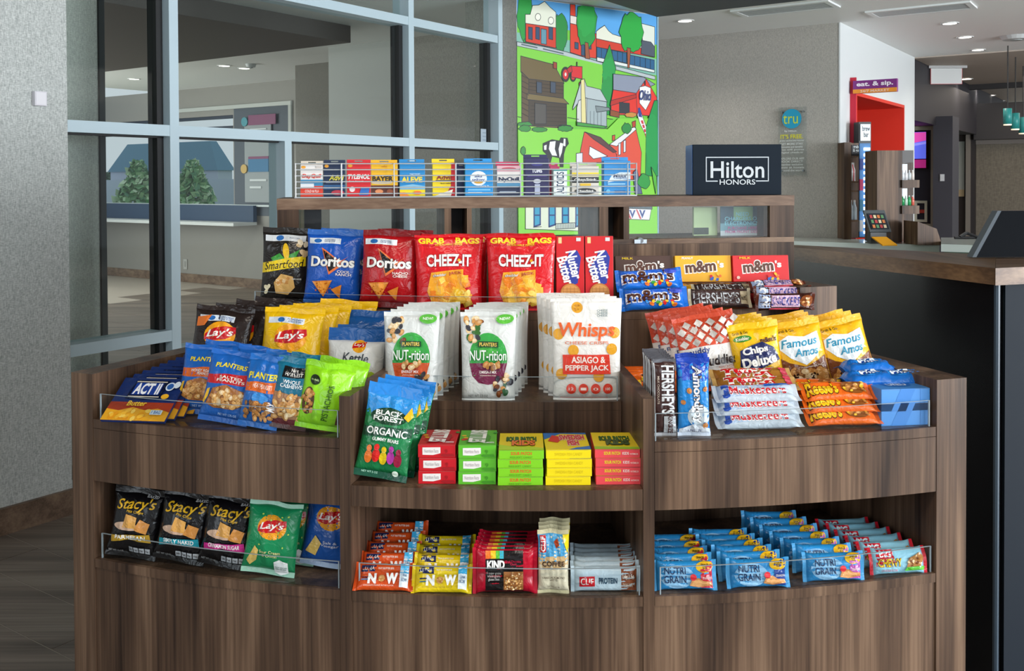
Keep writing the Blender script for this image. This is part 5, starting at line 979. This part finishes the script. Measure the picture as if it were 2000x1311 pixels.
design('musk', name='chocolate_bar', kind='bar', w=.185, h=.048, t=.024, col='b9c4ce', sb=.05, seed=2.0, seal='c8d0d8', art=[('p', [(-.34, .1), (-.30, .95), (.3, .9), (.36, .4)], 'a9bcd8'), ('t', '3', -.36, .5, .08, .7, '2a4fa8', {'b': .05}), ('t', 'Musketeers', .0, .48, .66, .50, 'c8202c', {'sh': .1, 'b': .015, 'o': ('f0f0f0', .05)}), ('p', [(.1, .72), (.40, .8), (.40, .92), (.1, .9)], '2a5fb8')])
design('reese', name='peanut_candy_bar', kind='bar', w=.165, h=.055, t=.022, col='e8671c', sb=.06, seed=3.0, art=[('t', "Reese's", -.24, .5, .40, .60, 'f3c21c', {'sh': .1, 'b': .04, 'o': ('4a2414', .08)}), ('e', .18, .5, .16, .40, '8a5020'), bits(.04, .25, .32, .75, 14, .035, ['c98f4e', 'e6b422', 'b87a3a'], 'nut')])
design('oreo', name='cookie_pack', kind='bar', w=.125, h=.070, t=.032, col='1f6fc8', sb=.07, seed=4.6, wr=1.5, art=[('e', .0, .5, .26, .34, '2a8ad8'), ('t', 'OREO', .0, .52, .42, .40, 'e6f0fa', {'b': .04, 'o': ('1a3a8a', .1)})])
design('blue_box', name='blue_cookie_box', kind='box', w=.11, h=.09, t=.048, col='4a8fd8', art=[('e', 0, .5, .3, .3, '2a6fc0'), ('t', 'OREO', 0, .5, .4, .3, 'e6f0fa', {'b': .03})], end=[('p', [(-.3, 0), (0, 0), (.2, 1), (-.1, 1)], '3a80cc'), ('r', .3, .0, .305, 1, '3a78c0')])
def stacy(key, c2, fl, seed): design(key, name='pita_chip_bag', kind='bag', w=.118, h=.152, t=.045, col='0f0e11', seal='0a090b', seed=seed, wr=1.3, art=[('t', 'BAKED', .28, .90, .24, .03, 'c8c8c8'), ('t', "Stacy's", -.0, .76, .80, .19, 'd9a81c', {'sh': .3, 'rot': 5, 'b': .012}), ('t', 'Pita Chips', .02, .665, .34, .045, 'd9a81c', {'sh': .2}), ('e', -.1, .46, .28, .06, 'c8a890'), ('p', [(-.18, .44), (-.14, .63), (.10, .60), (.10, .44)], 'd9a050'), ('p', [(.08, .42), (.16, .58), (.36, .53), (.32, .38)], 'c98840'), ('p', [(-.42, .31), (.38, .38), (.42, .26), (0, .28), (-.40, .21)], c2), ('t', fl, .0, .31, .62, .055, 'f0f0ec', {'rot': 3, 'b': .02})]+[('r', -.02+i*.115, .10, .075+i*.115, .175, 'b9bcc0') for i in range(4)]+[('t', s_, .027+i*.115, .14, .06, .03, '2a2a2c') for i, s_ in enumerate(('200', '1g', '0g', '0g'))]+[('t', 'NET WT 1.5 OZ', -.26, .1, .3, .025, 'a8a8a8')])
stacy('stacy_gold', 'b8922c', 'PARMESAN', 1.8); stacy('stacy_teal', '1d8fa0', 'SIMPLY NAKED', 2.9); stacy('stacy_pink', 'c8308a', 'CINNAMON SUGAR', 3.6)
def luna(key, c, c2, seed): design(key, name='nutrition_bar', kind='bar', w=.124, h=.058, t=.020, col=c, sb=.05, seed=seed, art=[('p', [(-.38, .64), (-.38, .9), (-.13, .9), (-.13, .64)], '1c2450'), ('t', 'LUNA', -.255, .77, .20, .14, 'f2f0ec', {'b': .0}), ('t', 'NUT BUTTER BAR', .04, .78, .26, .07, 'f4e8d8'), ('r', -.36, .42, -.24, .46, '1c2450'), ('r', -.36, .32, -.24, .36, '2f7fb0'), ('t', 'N', -.18, .38, .12, .34, 'f6f4f0', {'b': .06}), ('e', -.02, .38, .055, .13, 'c98f4e'), bits(-.05, .28, .02, .46, 6, .02, NT, 'nut'), ('t', 'W', .15, .38, .18, .34, 'f6f4f0', {'b': .06}), ('r', .28, .06, .42, .94, 'dfe8ee'), ('r', .28, .58, .42, .94, '3fa8d8'), ('t', 'LUNA\nNOW', .35, .42, .09, .3, '3a6a9a'), ('t', 'CHOCOLATE PEANUT BUTTER FLAVOR', -.06, .11, .5, .05, c2)])
luna('luna_o', 'd8501c', 'f4d8c8', 1.4); luna('luna_y', 'eed01a', '8a7410', 2.6)
design('kind', name='granola_bar', kind='bar', w=.132, h=.092, t=.014, col='b8102c', sb=.05, seed=1.9, wr=.8, art=[('r', -.30, .02, .28, .98, '1a1516'), ('r', -.30, .80, -.02, .98, 'e8742a'), ('r', -.22, .80, -.02, .98, 'f0c028'), ('r', -.14, .80, -.02, .98, '5ab83a'), ('r', -.08, .80, -.02, .98, '3fb0c8'), ('t', 'KIND', -.14, .66, .26, .17, 'f6f4f0', {'b': .05}), ('t', 'Dark Chocolate\nChunk', .13, .70, .24, .12, 'c82048'), ('t', '5 super grains\nwhole grains\ngluten free', -.17, .38, .22, .22, 'b8b4b0'), ('r', -.02, .06, .28, .50, 'a86a38'), bits(.0, .08, .26, .48, 70, .018, ['c98f4e', 'd9a35c', '8a5a30', 'e8c998'], 'nut')])
design('coffee', name='energy_bar', kind='vbar', w=.064, h=.128, t=.016, col='d9cfb4', sb=.05, st=.07, seed=2.2, seal='c9c09a', art=[('p', [(-.5, .50), (.5, .50), (.5, .93), (-.5, .93)], '4a9ac8'), ('p', [(-.5, .58), (.5, .60), (.5, .44), (.0, .38), (-.5, .44)], 'c9a878'), ('r', -.44, .66, -.24, .92, 'b81c24'), ('t', 'CLIF', -.34, .79, .22, .14, 'f4f0ea', {'rot': 90, 'vert': 1, 'b': .04}), ('p', [(.3, .93), (.5, .93), (.5, .62), (.4, .75)], 'e0c81c'), ('p', [(.02, .82), (.14, .88), (.2, .78), (.1, .72)], 'a8401c'), ('t', 'COFFEE', .0, .48, .74, .075, '3a2418', {'b': .03}), ('t', 'COLLECTION', .0, .41, .4, .025, '3a2418'), ('t', 'VANILLA ALMOND\nLATTE', 0, .25, .76, .07, '4a3a2c', {'b': .01}), ('t', 'NET WT 2.40 OZ', 0, .12, .4, .02, '6a5a48')])
design('protein', name='protein_bar', kind='bar', w=.142, h=.052, t=.018, col='b9cdd8', sb=.05, seed=3.3, art=[('r', .22, .04, .44, .96, '8a4a2c'), ('p', [(-.38, .2), (-.38, .62), (-.16, .64), (-.16, .22)], 'c8202a'), ('t', 'CLIF', -.27, .42, .18, .26, 'f4f2ee', {'b': .015}), ('t', 'PROTEIN', .03, .46, .26, .24, '24445a', {'b': .03}), ('t', '14g | 5g', .32, .62, .16, .22, 'f0e0d0', {'b': .03}), ('t', 'PEANUT BUTTER\nCHOCOLATE', .32, .28, .16, .16, 'e0c8b0')])
def ng(key, c2, seed): design(key, name='cereal_bar', kind='bar', w=.132, h=.060, t=.020, col='2a8ac8', sb=.06, seed=seed, seal='4a9ed4', art=[('e', -.12, .45, .26, .42, '8fc0e4'), ('r', .24, .06, .43, .96, c2), ('e', .31, .80, .14, .20, 'e8b41c'), ('t', 'SNACK\nSIZE', .31, .82, .12, .2, '3a2a10', {'b': .02}), ('t', 'NUTRI\nGRAIN', -.16, .52, .34, .56, '1c3058', {'b': .01}), ('t', 'STRAWBERRY', .34, .4, .15, .08, 'f4e8e8'), ('p', [(.06, .14), (.10, .36), (.2, .42), (.28, .30), (.40, .28), (.42, .16), (.2, .08)], 'c98a50'), ('p', [(.08, .15), (.12, .30), (.2, .36), (.26, .26), (.38, .24), (.2, .12)], 'dfa468'), ('e', .12, .44, .05, .12, 'd8303a')])
ng('ng_red', 'c82838', 1.3); ng('ng_blue', '24408a', 2.1); ng('ng_pink', 'b45aa8', 3.5)
design('chewy', name='granola_bar', kind='bar', w=.128, h=.056, t=.018, col='8fc8dc', sb=.06, seed=4.4, seal='c8182c', art=[('p', [(-.40, .3), (-.38, .95), (-.1, .95), (-.08, .5)], 'c8182c'), ('t', 'BIG', -.23, .77, .20, .24, 'f6f4f0', {'b': .02}), ('t', 'CHEWY', -.17, .42, .40, .30, 'f0d020', {'b': .02, 'o': ('8a1420', .06)}), ('p', [(.1, .2), (.16, .55), (.36, .8), (.44, .6), (.34, .2)], 'a8743c'), bits(.14, .26, .38, .66, 12, .02, ['e8c998', '6b3a1e'], 'nut'), ('p', [(.06, .08), (.4, .1), (.44, .26), (.1, .22)], '5ab83a'), ('t', 'CHOCOLATE CHIP', -.2, .12, .28, .08, 'c82048')])
# medicine boxes on the rack
def med(key, w, h, col, art, tabcol=None, tab=.012): design(key, name='medicine_box', kind='box', w=w, h=h, t=.03, col=col, art=art, tab=tab, tabcol=tabcol)
OR = ('e', -.36, .93, .1, .045, 'e8a030')
med('m_day', .064, .093, 'e4e0dc', [('r', -.5, 0, .5, .34, 'd8402c'), ('r', -.5, .34, .5, .54, '3a86b0'), OR, ('t', 'DayQuil', 0, .64, .84, .15, 'd8301c', {'b': .03, 'sh': .2}), ('r', .2, .9, .45, .96, 'c8c0b8'), ('r', -.5, .30, .1, .42, 'd8dce0'), ('t', 'COLD & FLU', 0, .18, .6, .08, 'f6e8e0')], 'd9cfc0')
med('m_advn', .062, .096, '152a4a', [OR, ('t', 'Advil', .1, .58, .7, .16, 'e8dc4a', {'sh': .3, 'b': .02}), ('r', -.5, .22, .5, .36, '2a5a88'), ('e', .15, .12, .3, .08, 'b8384a'), ('r', -.4, .42, .4, .46, '8a9ab0')])
med('m_tyl', .069, .097, 'd0202a', [OR, ('t', 'TYLENOL', 0, .60, .9, .13, 'f6f2ee', {'sh': .2, 'b': .04}), ('e', -.28, .22, .12, .08, 'e8dcdc'), ('p', [(0, .04), (.4, .04), (.46, .28), (.1, .26)], '2a6ab8'), ('t', 'Extra Strength', -.1, .46, .6, .05, 'f0d8d8')])
med('m_bay', .078, .096, 'eab41c', [('r', -.5, 0, .5, .34, '5a2a1c'), ('e', -.1, .42, .4, .05, 'd8c8a8'), ('t', 'BAYER', -.06, .54, .76, .14, '2a2418', {'b': .04}), ('e', -.2, .15, .15, .07, 'd88a5a'), ('e', .2, .15, .12, .07, '8a4a30'), ('t', 'coffee', 0, .92, .2, .05, 'c87a1c')])
med('m_ale', .075, .098, '1b86c4', [('r', -.5, 0, .5, .2, 'e6cf1c'), ('p', [(-.5, .2), (.5, .2), (.5, .3), (0, .36), (-.5, .3)], '7fb8d8'), ('t', 'ALEVE', -.02, .50, .80, .15, 'e8d24a', {'b': .05}), ('t', 'naproxen', .1, .66, .4, .05, 'c8e4f0'), ('e', .2, .1, .16, .06, 'e8742a'), ('p', [(-.5, .0), (-.1, .0), (-.3, .12), (-.5, .12)], 'f0923a')])
med('m_advy', .068, .099, 'ecd01a', [('p', [(.32, 1), (.5, 1), (.5, 0), (.05, 0), (.3, .3)], 'b41c24'), ('p', [(-.4, .0), (.3, .0), (.4, .2), (-.2, .06)], 'e8e0d0'), ('t', 'Advil', .0, .56, .64, .13, '8a1c1c', {'b': .03}), ('r', -.36, .44, .34, .48, '2a2a20'), ('t', 'fast relief', .1, .38, .5, .04, '3a3410')])
med('m_alka', .084, .100, '1f8fd0', [('e', -.02, .52, .30, .22, 'e8f0f4'), ('e', -.02, .41, .16, .05, 'd8a030'), ('t', 'alka\nseltzer', -.02, .54, .48, .20, '1c3f8a', {'sh': .2, 'b': .01}), ('r', -.4, .16, .4, .2, '7fc4e8'), ('r', -.4, .08, .1, .11, 'c8e4f4'), ('t', 'GOLD', .2, .28, .3, .06, 'e0eef4')])
med('m_nyq', .072, .090, 'dedbd6', [('r', -.5, .80, .5, 1, 'd8a8b0'), ('r', -.5, 0, .5, .30, '1c2a48'), ('r', -.5, .3, .5, .42, '4a8ab0'), ('t', 'NyQuil', 0, .53, .84, .16, '14264a', {'b': .04}), ('e', 0, .9, .3, .04, 'b83a50'), ('r', -.4, .1, .3, .14, 'a8b8c8')], 'd0205a')
med('m_tums', .074, .112, '1e1c50', [('t', 'TUMS', 0, .66, .42, .09, 'e8e8f4', {'b': .04}), ('e', 0, .84, .24, .05, '3a3a88'), ('r', -.10, .02, .12, .3, 'a8b0c8'), ('e', 0, .38, .16, .06, 'c8ccd8'), ('r', -.4, .5, .4, .54, '4a3a80')])
med('m_alt', .042, .078, 'd3e0dc', [('r', -.36, .04, .36, .92, 'f0f4f2'), ('t', 'ALTOIDS', .0, .48, .84, .52, '24405a', {'rot': 90, 'vert': 1, 'b': .03}), ('r', -.5, .94, .5, 1, '4a9a98')], tab=None)
med('m_chap', .084, .088, 'cfcabf', [('r', -.5, .66, .5, .78, 'e0c83a'), ('r', -.5, .42, .5, .62, '17171a'), ('t', 'ChapStick', 0, .52, .82, .12, 'f0f0ea', {'sh': .2, 'b': .02}), ('r', -.2, .3, .2, .40, 'd8b020'), ('e', 0, .13, .4, .11, '17171a'), ('t', 'ChapStick', 0, .13, .62, .09, 'f0f0ea', {'sh': .2, 'b': .02})])
med('m_mid', .084, .104, '1c86c8', [('p', [(-.36, .36), (-.2, .58), (.1, .66), (.5, .66), (.5, .46), (0, .42)], 'd8e6ee'), ('t', 'Midol', .1, .565, .5, .10, '1c2a5a', {'sh': .25, 'b': .02}), ('t', 'Complete', .12, .49, .5, .06, '1c4a8a', {'sh': .2}), ('r', -.36, .30, .3, .34, '8fc8e8'), ('r', -.1, .05, .3, .12, '144a88'), ('e', -.35, .1, .08, .06, '5ab0e0')])
med('m_small', .04, .085, '1c3a78', [('r', -.3, .5, .3, .7, '8ab0d8')]); med('m_pink', .03, .088, 'd84a7a', [('r', -.3, .5, .3, .7, 'f0c0d0')])

# ================= placing the goods =================
ru = [pu(x, .0) for x in (575, 1245)]
t = thing('wire_rack', 'low chrome wire rack holding medicine boxes along the kiosk top', 'rack', (FL.x, FL.y, zP1)); bl = Vector(t.location)
CHR = mat('b4babd', 'gloss')
for i in range(6):
    b = MB(); z = zP1+.012+i*.0175
    b.cyl(FL+U*ru[0]+V*.012+Vector((0, 0, z)), FL+U*ru[1]+V*.012+Vector((0, 0, z)), .0017, CHR, 6)
    b.cyl(FL+U*ru[1]+V*.012+Vector((0, 0, z)), FL+U*ru[1]+V*.10+Vector((0, 0, z)), .0017, CHR, 6); sub(b, 'wire')
for x in (667, 770, 891, 1018, 1129, 1228, 1245, 577):
    b = MB(); u = pu(x); r = .0024 if x in (667, 891, 1129) else .0017; b.cyl(FL+U*u+V*.009+Vector((0, 0, zP1)), FL+U*u+V*.009+Vector((0, 0, zP1+.101)), r, CHR, 6); sub(b, 'upright')
b = MB(); fb(b, ru[0], ru[1], .006, .11, zP1, zP1+.003, CHR); sub(b, 'base_tray')
yw = math.degrees(math.atan2(U.y, U.x))
def onrack(key, x0, x1, v, lab, dy=0, grp=None):
    c = FL+U*pu((x0+x1)/2, v)+V*v; pack(key, (c.x, c.y, zP1+.0035), 0, yw+dy, 0, lab, 'medicine box', grp)
G_ = 'medicine boxes in the wire rack'
for a in (('m_day', 589, 631, .055, 'white and red medicine box at the left end of the wire rack'), ('m_advn', 634, 674, .055, 'navy medicine box second from left in the wire rack'), ('m_tyl', 679, 723, .055, 'red medicine box third from left in the wire rack'), ('m_bay', 726, 775, .055, 'yellow and brown medicine box right of the red one'), ('m_ale', 779, 830, .055, 'blue medicine box with yellow base near rack centre-left'), ('m_advy', 842, 889, .055, 'yellow and red medicine box beside the middle upright'), ('m_small', 893, 908, .095, 'narrow navy box tucked behind the bright blue medicine box'),
          ('m_alka', 906, 961, .055, 'bright blue medicine box with white round emblem'), ('m_nyq', 967, 1015, .055, 'white and navy medicine box with pink top tab'), ('m_tums', 1022, 1069, .055, 'tall dark navy medicine box left of the small white one'), ('m_pink', 1072, 1088, .09, 'narrow pink box tucked behind the small white box'), ('m_alt', 1077, 1104, .05, 'small white mint box with vertical lettering in the rack'), ('m_chap', 1111, 1167, .055, 'white and black lip balm box with yellow stripe'), ('m_mid', 1173, 1228, .055, 'tall blue medicine box at the right end of the rack')):
    onrack(*a, grp=None)
# hotel sign block
c = FL+U*pu(1440, .06)+V*.06; t = thing('hotel_sign_block', 'dark navy sign block with white framed lettering on the kiosk top', 'sign', (c.x, c.y, zP1), radians(2))
wB, hB = .283, .160; b = MB(); b.box(-wB/2, 0, 0, wB/2, .10, hB, mat('15202b', 'dull'), .001); b.build('block', t)
b = MB(); b.box(-wB/2-.0015, .004, .001, -wB/2-.0003, .099, hB-.001, mat('1b5fae', 'gloss')); b.build('blue_side', t)
pr = MB(); fl = .008; FRM = [('r', -.35, .265, -.22, .285, 'c3ccd2'), ('r', .21, .265, .35, .285, 'c3ccd2'), ('r', -.355, .265, -.345, .75, 'c3ccd2'), ('r', .345, .265, .355, .75, 'c3ccd2'), ('r', -.355, .735, .355, .755, 'c3ccd2'), ('t', 'Hilton', 0, .50, .60, .32, 'c9d0d4', {'b': .012}), ('t', 'HONORS', 0, .255, .40, .10, 'c9d0d4', {'b': .012})]
decals(pr, FRM, wB, hB, lambda u, v, o: Vector((u, -o, v)), 'card', L=.05); pr.build('lettering', t, fix=False)

B = 'snack bag'
# top tier
row('smartfood', 1, 552, 2.60, zT2, 0, 0, 'black popcorn bag with yellow band at left end of top tier', B, 5, 2, 2)
row('dor_blue', 2, 645, 2.55, zT2, .055, .025, 'blue tortilla chip bag on the top tier', B, 6, 0, 3, 'blue tortilla chip bags')
row('dor_red', 2, 755, 2.50, zT2, .055, .03, 'dark red tortilla chip bag on the top tier', B, 6, 0, 3, 'red tortilla chip bags')
row('chz1', 2, 876, 2.48, zT2, .06, .012, 'red cheese cracker pouch, left pile on the top tier', B, 6, 2, 0, 'left red cracker pouches')
row('chz2', 3, 1017, 2.46, zT2, .05, .0, 'red cheese cracker pouch, pile beside the tall red boxes', B, 6, -1, 0, 'right red cracker pouches')
for i, x in enumerate((1113, 1170)): pack('nutter', (PX(x, 2.48, 0).x, 2.53, zT2+.002), 3, 1, 0, ['left', 'right'][i]+' tall red peanut cookie box on the top tier', 'cookie box', 'red peanut cookie boxes')
dm = 2.60
for k, x in (('mm_brown', 1252), ('mm_yellow', 1367), ('mm_red', 1478)):
    c_ = {'mm_brown': 'brown', 'mm_yellow': 'yellow', 'mm_red': 'red'}[k]
    for j in range(2): pack(k, (PX(x+12, 2.60, 0).x, dm-.02, zT2+.0005+.0246*j), 0, 3, 0, f'{c_} candy box lying flat, '+('lower' if j == 0 else 'upper')+f' one under the standing {c_} box', 'candy box', c_+' candy boxes', lay=True)
    pack(k, (PX(x, 2.68, 0).x, 2.655, zT2+.0505), 10, 3, 0, f'{c_} candy box standing at the back of the top tier', 'candy box', c_+' candy boxes')
pack('mm_blue', (PX(1272, 2.46, 0).x, 2.475, zT2+.044), 28, 3, -3, 'blue share-size candy bag, upper of two left of the red boxes', 'candy bag', 'blue candy bags')
pack('mm_blue', (PX(1280, 2.42, 0).x, 2.425, zT2-.0+.001), 26, 3, -2, 'blue share-size candy bag, lower of two at the tier edge', 'candy bag', 'blue candy bags')
pack('hersh_lay', (PX(1410, 2.44, 0).x, 2.455, zT2+.004), 20, 5, 0, 'dark chocolate bar with silver lettering, front of the top tier', 'chocolate bar', 'dark lying chocolate bars')
pack('hersh_lay', (PX(1420, 2.49, 0).x, 2.50, zT2+.034), 66, 5, 0, 'dark chocolate bar lying behind the front silver-lettered bar', 'chocolate bar', 'dark lying chocolate bars')
for i in range(3): pack('snickers', (PX(1525, 2.47, 0).x+.004*i, 2.43+(.0, .022, .06)[i], zT2+(.001, .017, .044)[i]), (0, 22, 66)[i], 6, 0, ['lower front', 'middle', 'upper rear'][i]+' brown peanut chocolate bar at right end of top tier', 'chocolate bar', 'brown peanut chocolate bars')
# left wing, second tier
row('lay_black', 4, 414, 2.33, zT1, .043, .036, 'black barbecue potato chip bag in the left wing', B, 14, -4, 5, 'black potato chip bags', .6)
row('lay_yellow', 5, 556, 2.295, zT1, .036, .026, 'yellow potato chip bag in the left wing', B, 12, -2, 4, 'yellow potato chip bags', .8)
row('kettle', 2, 688, 2.27, zT1, .05, .012, 'white and blue kettle chip bag', B, 8, -2, 3, 'white kettle chip bags')
row('kettle_blue', 1, 712, 2.39, zT1, 0, 0, 'blue-topped chip bag standing behind the white kettle chips', B, 6, 0, 2)
# left wing, front
for i in range(8):
    pack('actii', (PX(260, 2.10, 0).x+.013*i, 2.085+.024*i, zT0+.001+.0*i), 56-2.6*i, -8, 0, f'clear-wrapped blue butter popcorn pack, {("rearmost" if i == 7 else ORD[i])} in the fanned row', 'popcorn pack', 'microwave popcorn packs')
row('plant_o', 2, 382, 2.145, zT0, .05, .03, 'blue peanut bag with orange band', B, 14, -6, 5, 'orange banded peanut bags')
row('plant_r', 2, 430, 2.055, zT0, .05, .045, 'blue peanut bag with red band', B, 12, -5, 8, 'red banded peanut bags')
row('plant_n', 2, 497, 2.02, zT0, .045, .022, 'narrow blue peanut mix bag', B, 12, -4, 8, 'narrow blue nut bags')
row('cashew', 2, 553, 2.01, zT0, .04, .018, 'teal cashew bag with black emblem', B, 12, -3, 8, 'teal cashew bags')
row('pistachio', 2, 620, 1.995, zT0, .04, .022, 'lime green pistachio bag against the divider', B, 12, -4, 8, 'green pistachio bags')
# centre bay
row('nut1', 5, 801, 2.205, zT1, .042, .010, 'white nut pouch with orange and green circle', 'snack pouch', 5, -2, 0, 'left white nut pouches', .3)
row('nut2', 5, 952, 2.195, zT1, .042, .008, 'white nut pouch with plum and green circle', 'snack pouch', 5, -1, 0, 'right white nut pouches', .3)
row('whisps', 4, 1145, 2.195, zT1, .036, -.010, 'white cheese crisp pouch with orange script', 'snack pouch', 3, 0, 0, 'white cheese crisp pouches', .2)
row('gummy', 3, 738, 1.965, zG, .035, .012, 'green and blue gummy bear bag', 'candy bag', 10, -3, 9, 'green gummy bear bags', .4)
stack('skit_red', 3, 851, 1.955, zG, .0270, 'red candy box with white nutrition panel', 'candy box', -2, 'red candy boxes')
stack('skit_green', 3, 929, 1.950, zG, .0270, 'green candy box with white nutrition panel', 'candy box', -1, 'green candy boxes')
stack('sp_green', 4, 1015, 1.942, zG, .0182, 'lime green sided sour candy box', 'candy box', 0, 'lime green sour candy boxes')
stack('sw_yellow', 4, 1109, 1.942, zG, .0182, 'plain yellow sided candy box', 'candy box', 0, 'yellow candy boxes')
stack('sp_pink', 4, 1206, 1.945, zG, .0182, 'coral pink sided sour candy box', 'candy box', 0, 'pink sour candy boxes')
# right wing, second tier
row('muddie', 4, 1400, 2.235, zT1, .036, -.016, 'orange and white patterned snack mix bag', B, 12, 2, -9, 'patterned snack mix bags', .4)
row('chips_del', 5, 1490, 2.225, zT1, .034, -.004, 'yellow cookie bag with navy emblem', B, 11, 3, -6, 'yellow cookie bags with navy emblem', .6)
row('famous', 4, 1580, 2.235, zT1, .038, -.0, 'yellow and brown cookie bag, left row', B, 12, 3, -9, 'left yellow and brown cookie bags', .6)
row('famous', 3, 1672, 2.255, zT1, .038, -.008, 'yellow and brown cookie bag at the wing end', B, 12, 4, -12, 'right yellow and brown cookie bags', .6)
for i in range(3): pack('reese', (PX(1262, 2.28, 0).x, 2.24+.032*i, zT1+.002), 12, 0, 0, f'orange candy bar behind the centre divider, {["frontmost", "middle", "rearmost"][i]} in its row', 'candy bar', 'orange bars behind the divider')
# right wing, front
row('hersh', 7, 1298, 1.965, zT0, .020, -.001, 'upright dark chocolate bar with silver lettering', 'chocolate bar', 3, 2, 0, 'upright dark chocolate bars', .3)
row('almond', 3, 1355, 1.963, zT0, .026, .003, 'upright blue almond coconut bar', 'chocolate bar', 4, 3, 0, 'upright blue coconut bars', .3)
for j in range(2):
    for i in range(2): pack('musk', (PX(1488, 1.98, 0).x, 1.985+.052*j, zT0+.004+.0265*i), -4 if j else 72 if i else 8, 4, 0, '', 'chocolate bar') if False else None
for i in range(3): pack('musk', (PX(1486+i*1, 1.985, 0).x, 1.980+.012*i, zT0+.010+.0245*i), 58, 5, 0, 'silver chocolate bar with red lettering, '+('bottom' if i == 0 else STK[2-i])+' of the front stack', 'chocolate bar', 'silver chocolate bars')
for i in range(2): pack('twix', (PX(1482+i*3, 2.05, 0).x, 2.042+.048*i, zT0+.072+.010*i), 66, 5, 0, ['front', 'rear'][i]+' gold caramel bar with red lettering atop the silver bars', 'chocolate bar', 'gold caramel bars')
for i in range(3): pack('reese', (PX(1655, 2.01, 0).x, 2.01+.012*i, zT0+.010+.023*i), 60, 6, 0, 'orange peanut candy bar, '+('bottom' if i == 0 else STK[2-i])+' of the front right stack', 'candy bar', 'orange candy bars in front')
pack('reese', (PX(1600, 2.10, 0).x, 2.085, zT0+.056), 66, 6, 0, 'orange peanut candy bar lying behind the front right stack', 'candy bar', 'orange candy bars in front')
for i in range(2):
    pack('blue_box', (PX(1776, 2.02, 0).x, 2.035, zT0+.001+.0305*i), 0, 7, 0, ['lower', 'upper'][i]+' light blue cookie carton at the wing end', 'cookie box', 'light blue cookie cartons', lay=True)
for i in range(3): pack('oreo', (PX((1712, 1775, 1726)[i], 2.08, 0).x, (2.075, 2.085, 2.13)[i], zT0+(.068, .066, .082)[i]), 0, (12, 5, 9)[i], 0, ['left', 'right', 'rear'][i]+' crinkled blue cookie packet on the light blue cartons', 'cookie packet', 'crinkled blue cookie packets', lay=True)
# lower left
row('stacy_gold', 2, 247, 2.115, zB, .06, .022, 'black pita chip bag with gold band', B, 9, -6, 6, 'gold banded pita chip bags')
row('stacy_teal', 2, 340, 2.085, zB, .06, .022, 'black pita chip bag with teal band', B, 9, -5, 8, 'teal banded pita chip bags')
row('stacy_pink', 2, 428, 2.055, zB, .06, .022, 'black pita chip bag with pink band', B, 9, -4, 8, 'pink banded pita chip bags')
row('lay_green', 3, 516, 2.02, zB, .06, .028, 'green sour cream chip bag', B, 9, -3, 6, 'green potato chip bags')
row('lay_blue', 2, 630, 2.055, zB, .06, .015, 'blue vinegar chip bag beside the lower divider', B, 9, -3, 7, 'blue potato chip bags')
# lower centre
row('luna_o', 5, 742, 1.945, zB, .036, .004, 'orange nutrition bar with white lettering', 'snack bar', 38, -3, 0, 'orange nutrition bars', .8, .009)
row('luna_y', 4, 857, 1.935, zB, .034, .001, 'yellow nutrition bar with white lettering', 'snack bar', 38, -2, 0, 'yellow nutrition bars', .8, .008)
row('kind', 6, 983, 1.935, zB, .020, .002, 'red and black granola bar with grain window', 'snack bar', 6, 0, 0, 'red and black granola bars', .3)
row('coffee', 4, 1078, 1.935, zB, .022, .002, 'upright cream and blue coffee energy bar', 'snack bar', 4, 0, 0, 'coffee energy bars', .3)
row('protein', 6, 1181, 1.94, zB, .024, .001, 'pale blue protein bar with brown end', 'snack bar', 8, 0, 0, 'pale blue protein bars', .5)
# lower right
row('ng_red', 5, 1337, 1.945, zB, .034, -.002, 'blue cereal bar with red strawberry end, left row', 'snack bar', 14, 1, 0, 'left cereal bars', .6, .001)
row('ng_blue', 6, 1482, 1.955, zB, .030, -.010, 'blue cereal bar with navy end, middle row', 'snack bar', 14, 3, 0, 'middle cereal bars', .8, .001)
row('ng_pink', 7, 1631, 1.985, zB, .032, -.014, 'blue cereal bar with pink end, right row', 'snack bar', 14, 4, 0, 'right cereal bars', .8, .003)
row('chewy', 6, 1759, 2.02, zB, .032, -.012, 'red and pale blue chewy granola bar', 'snack bar', 20, 6, 0, 'chewy granola bars', .8, .001)
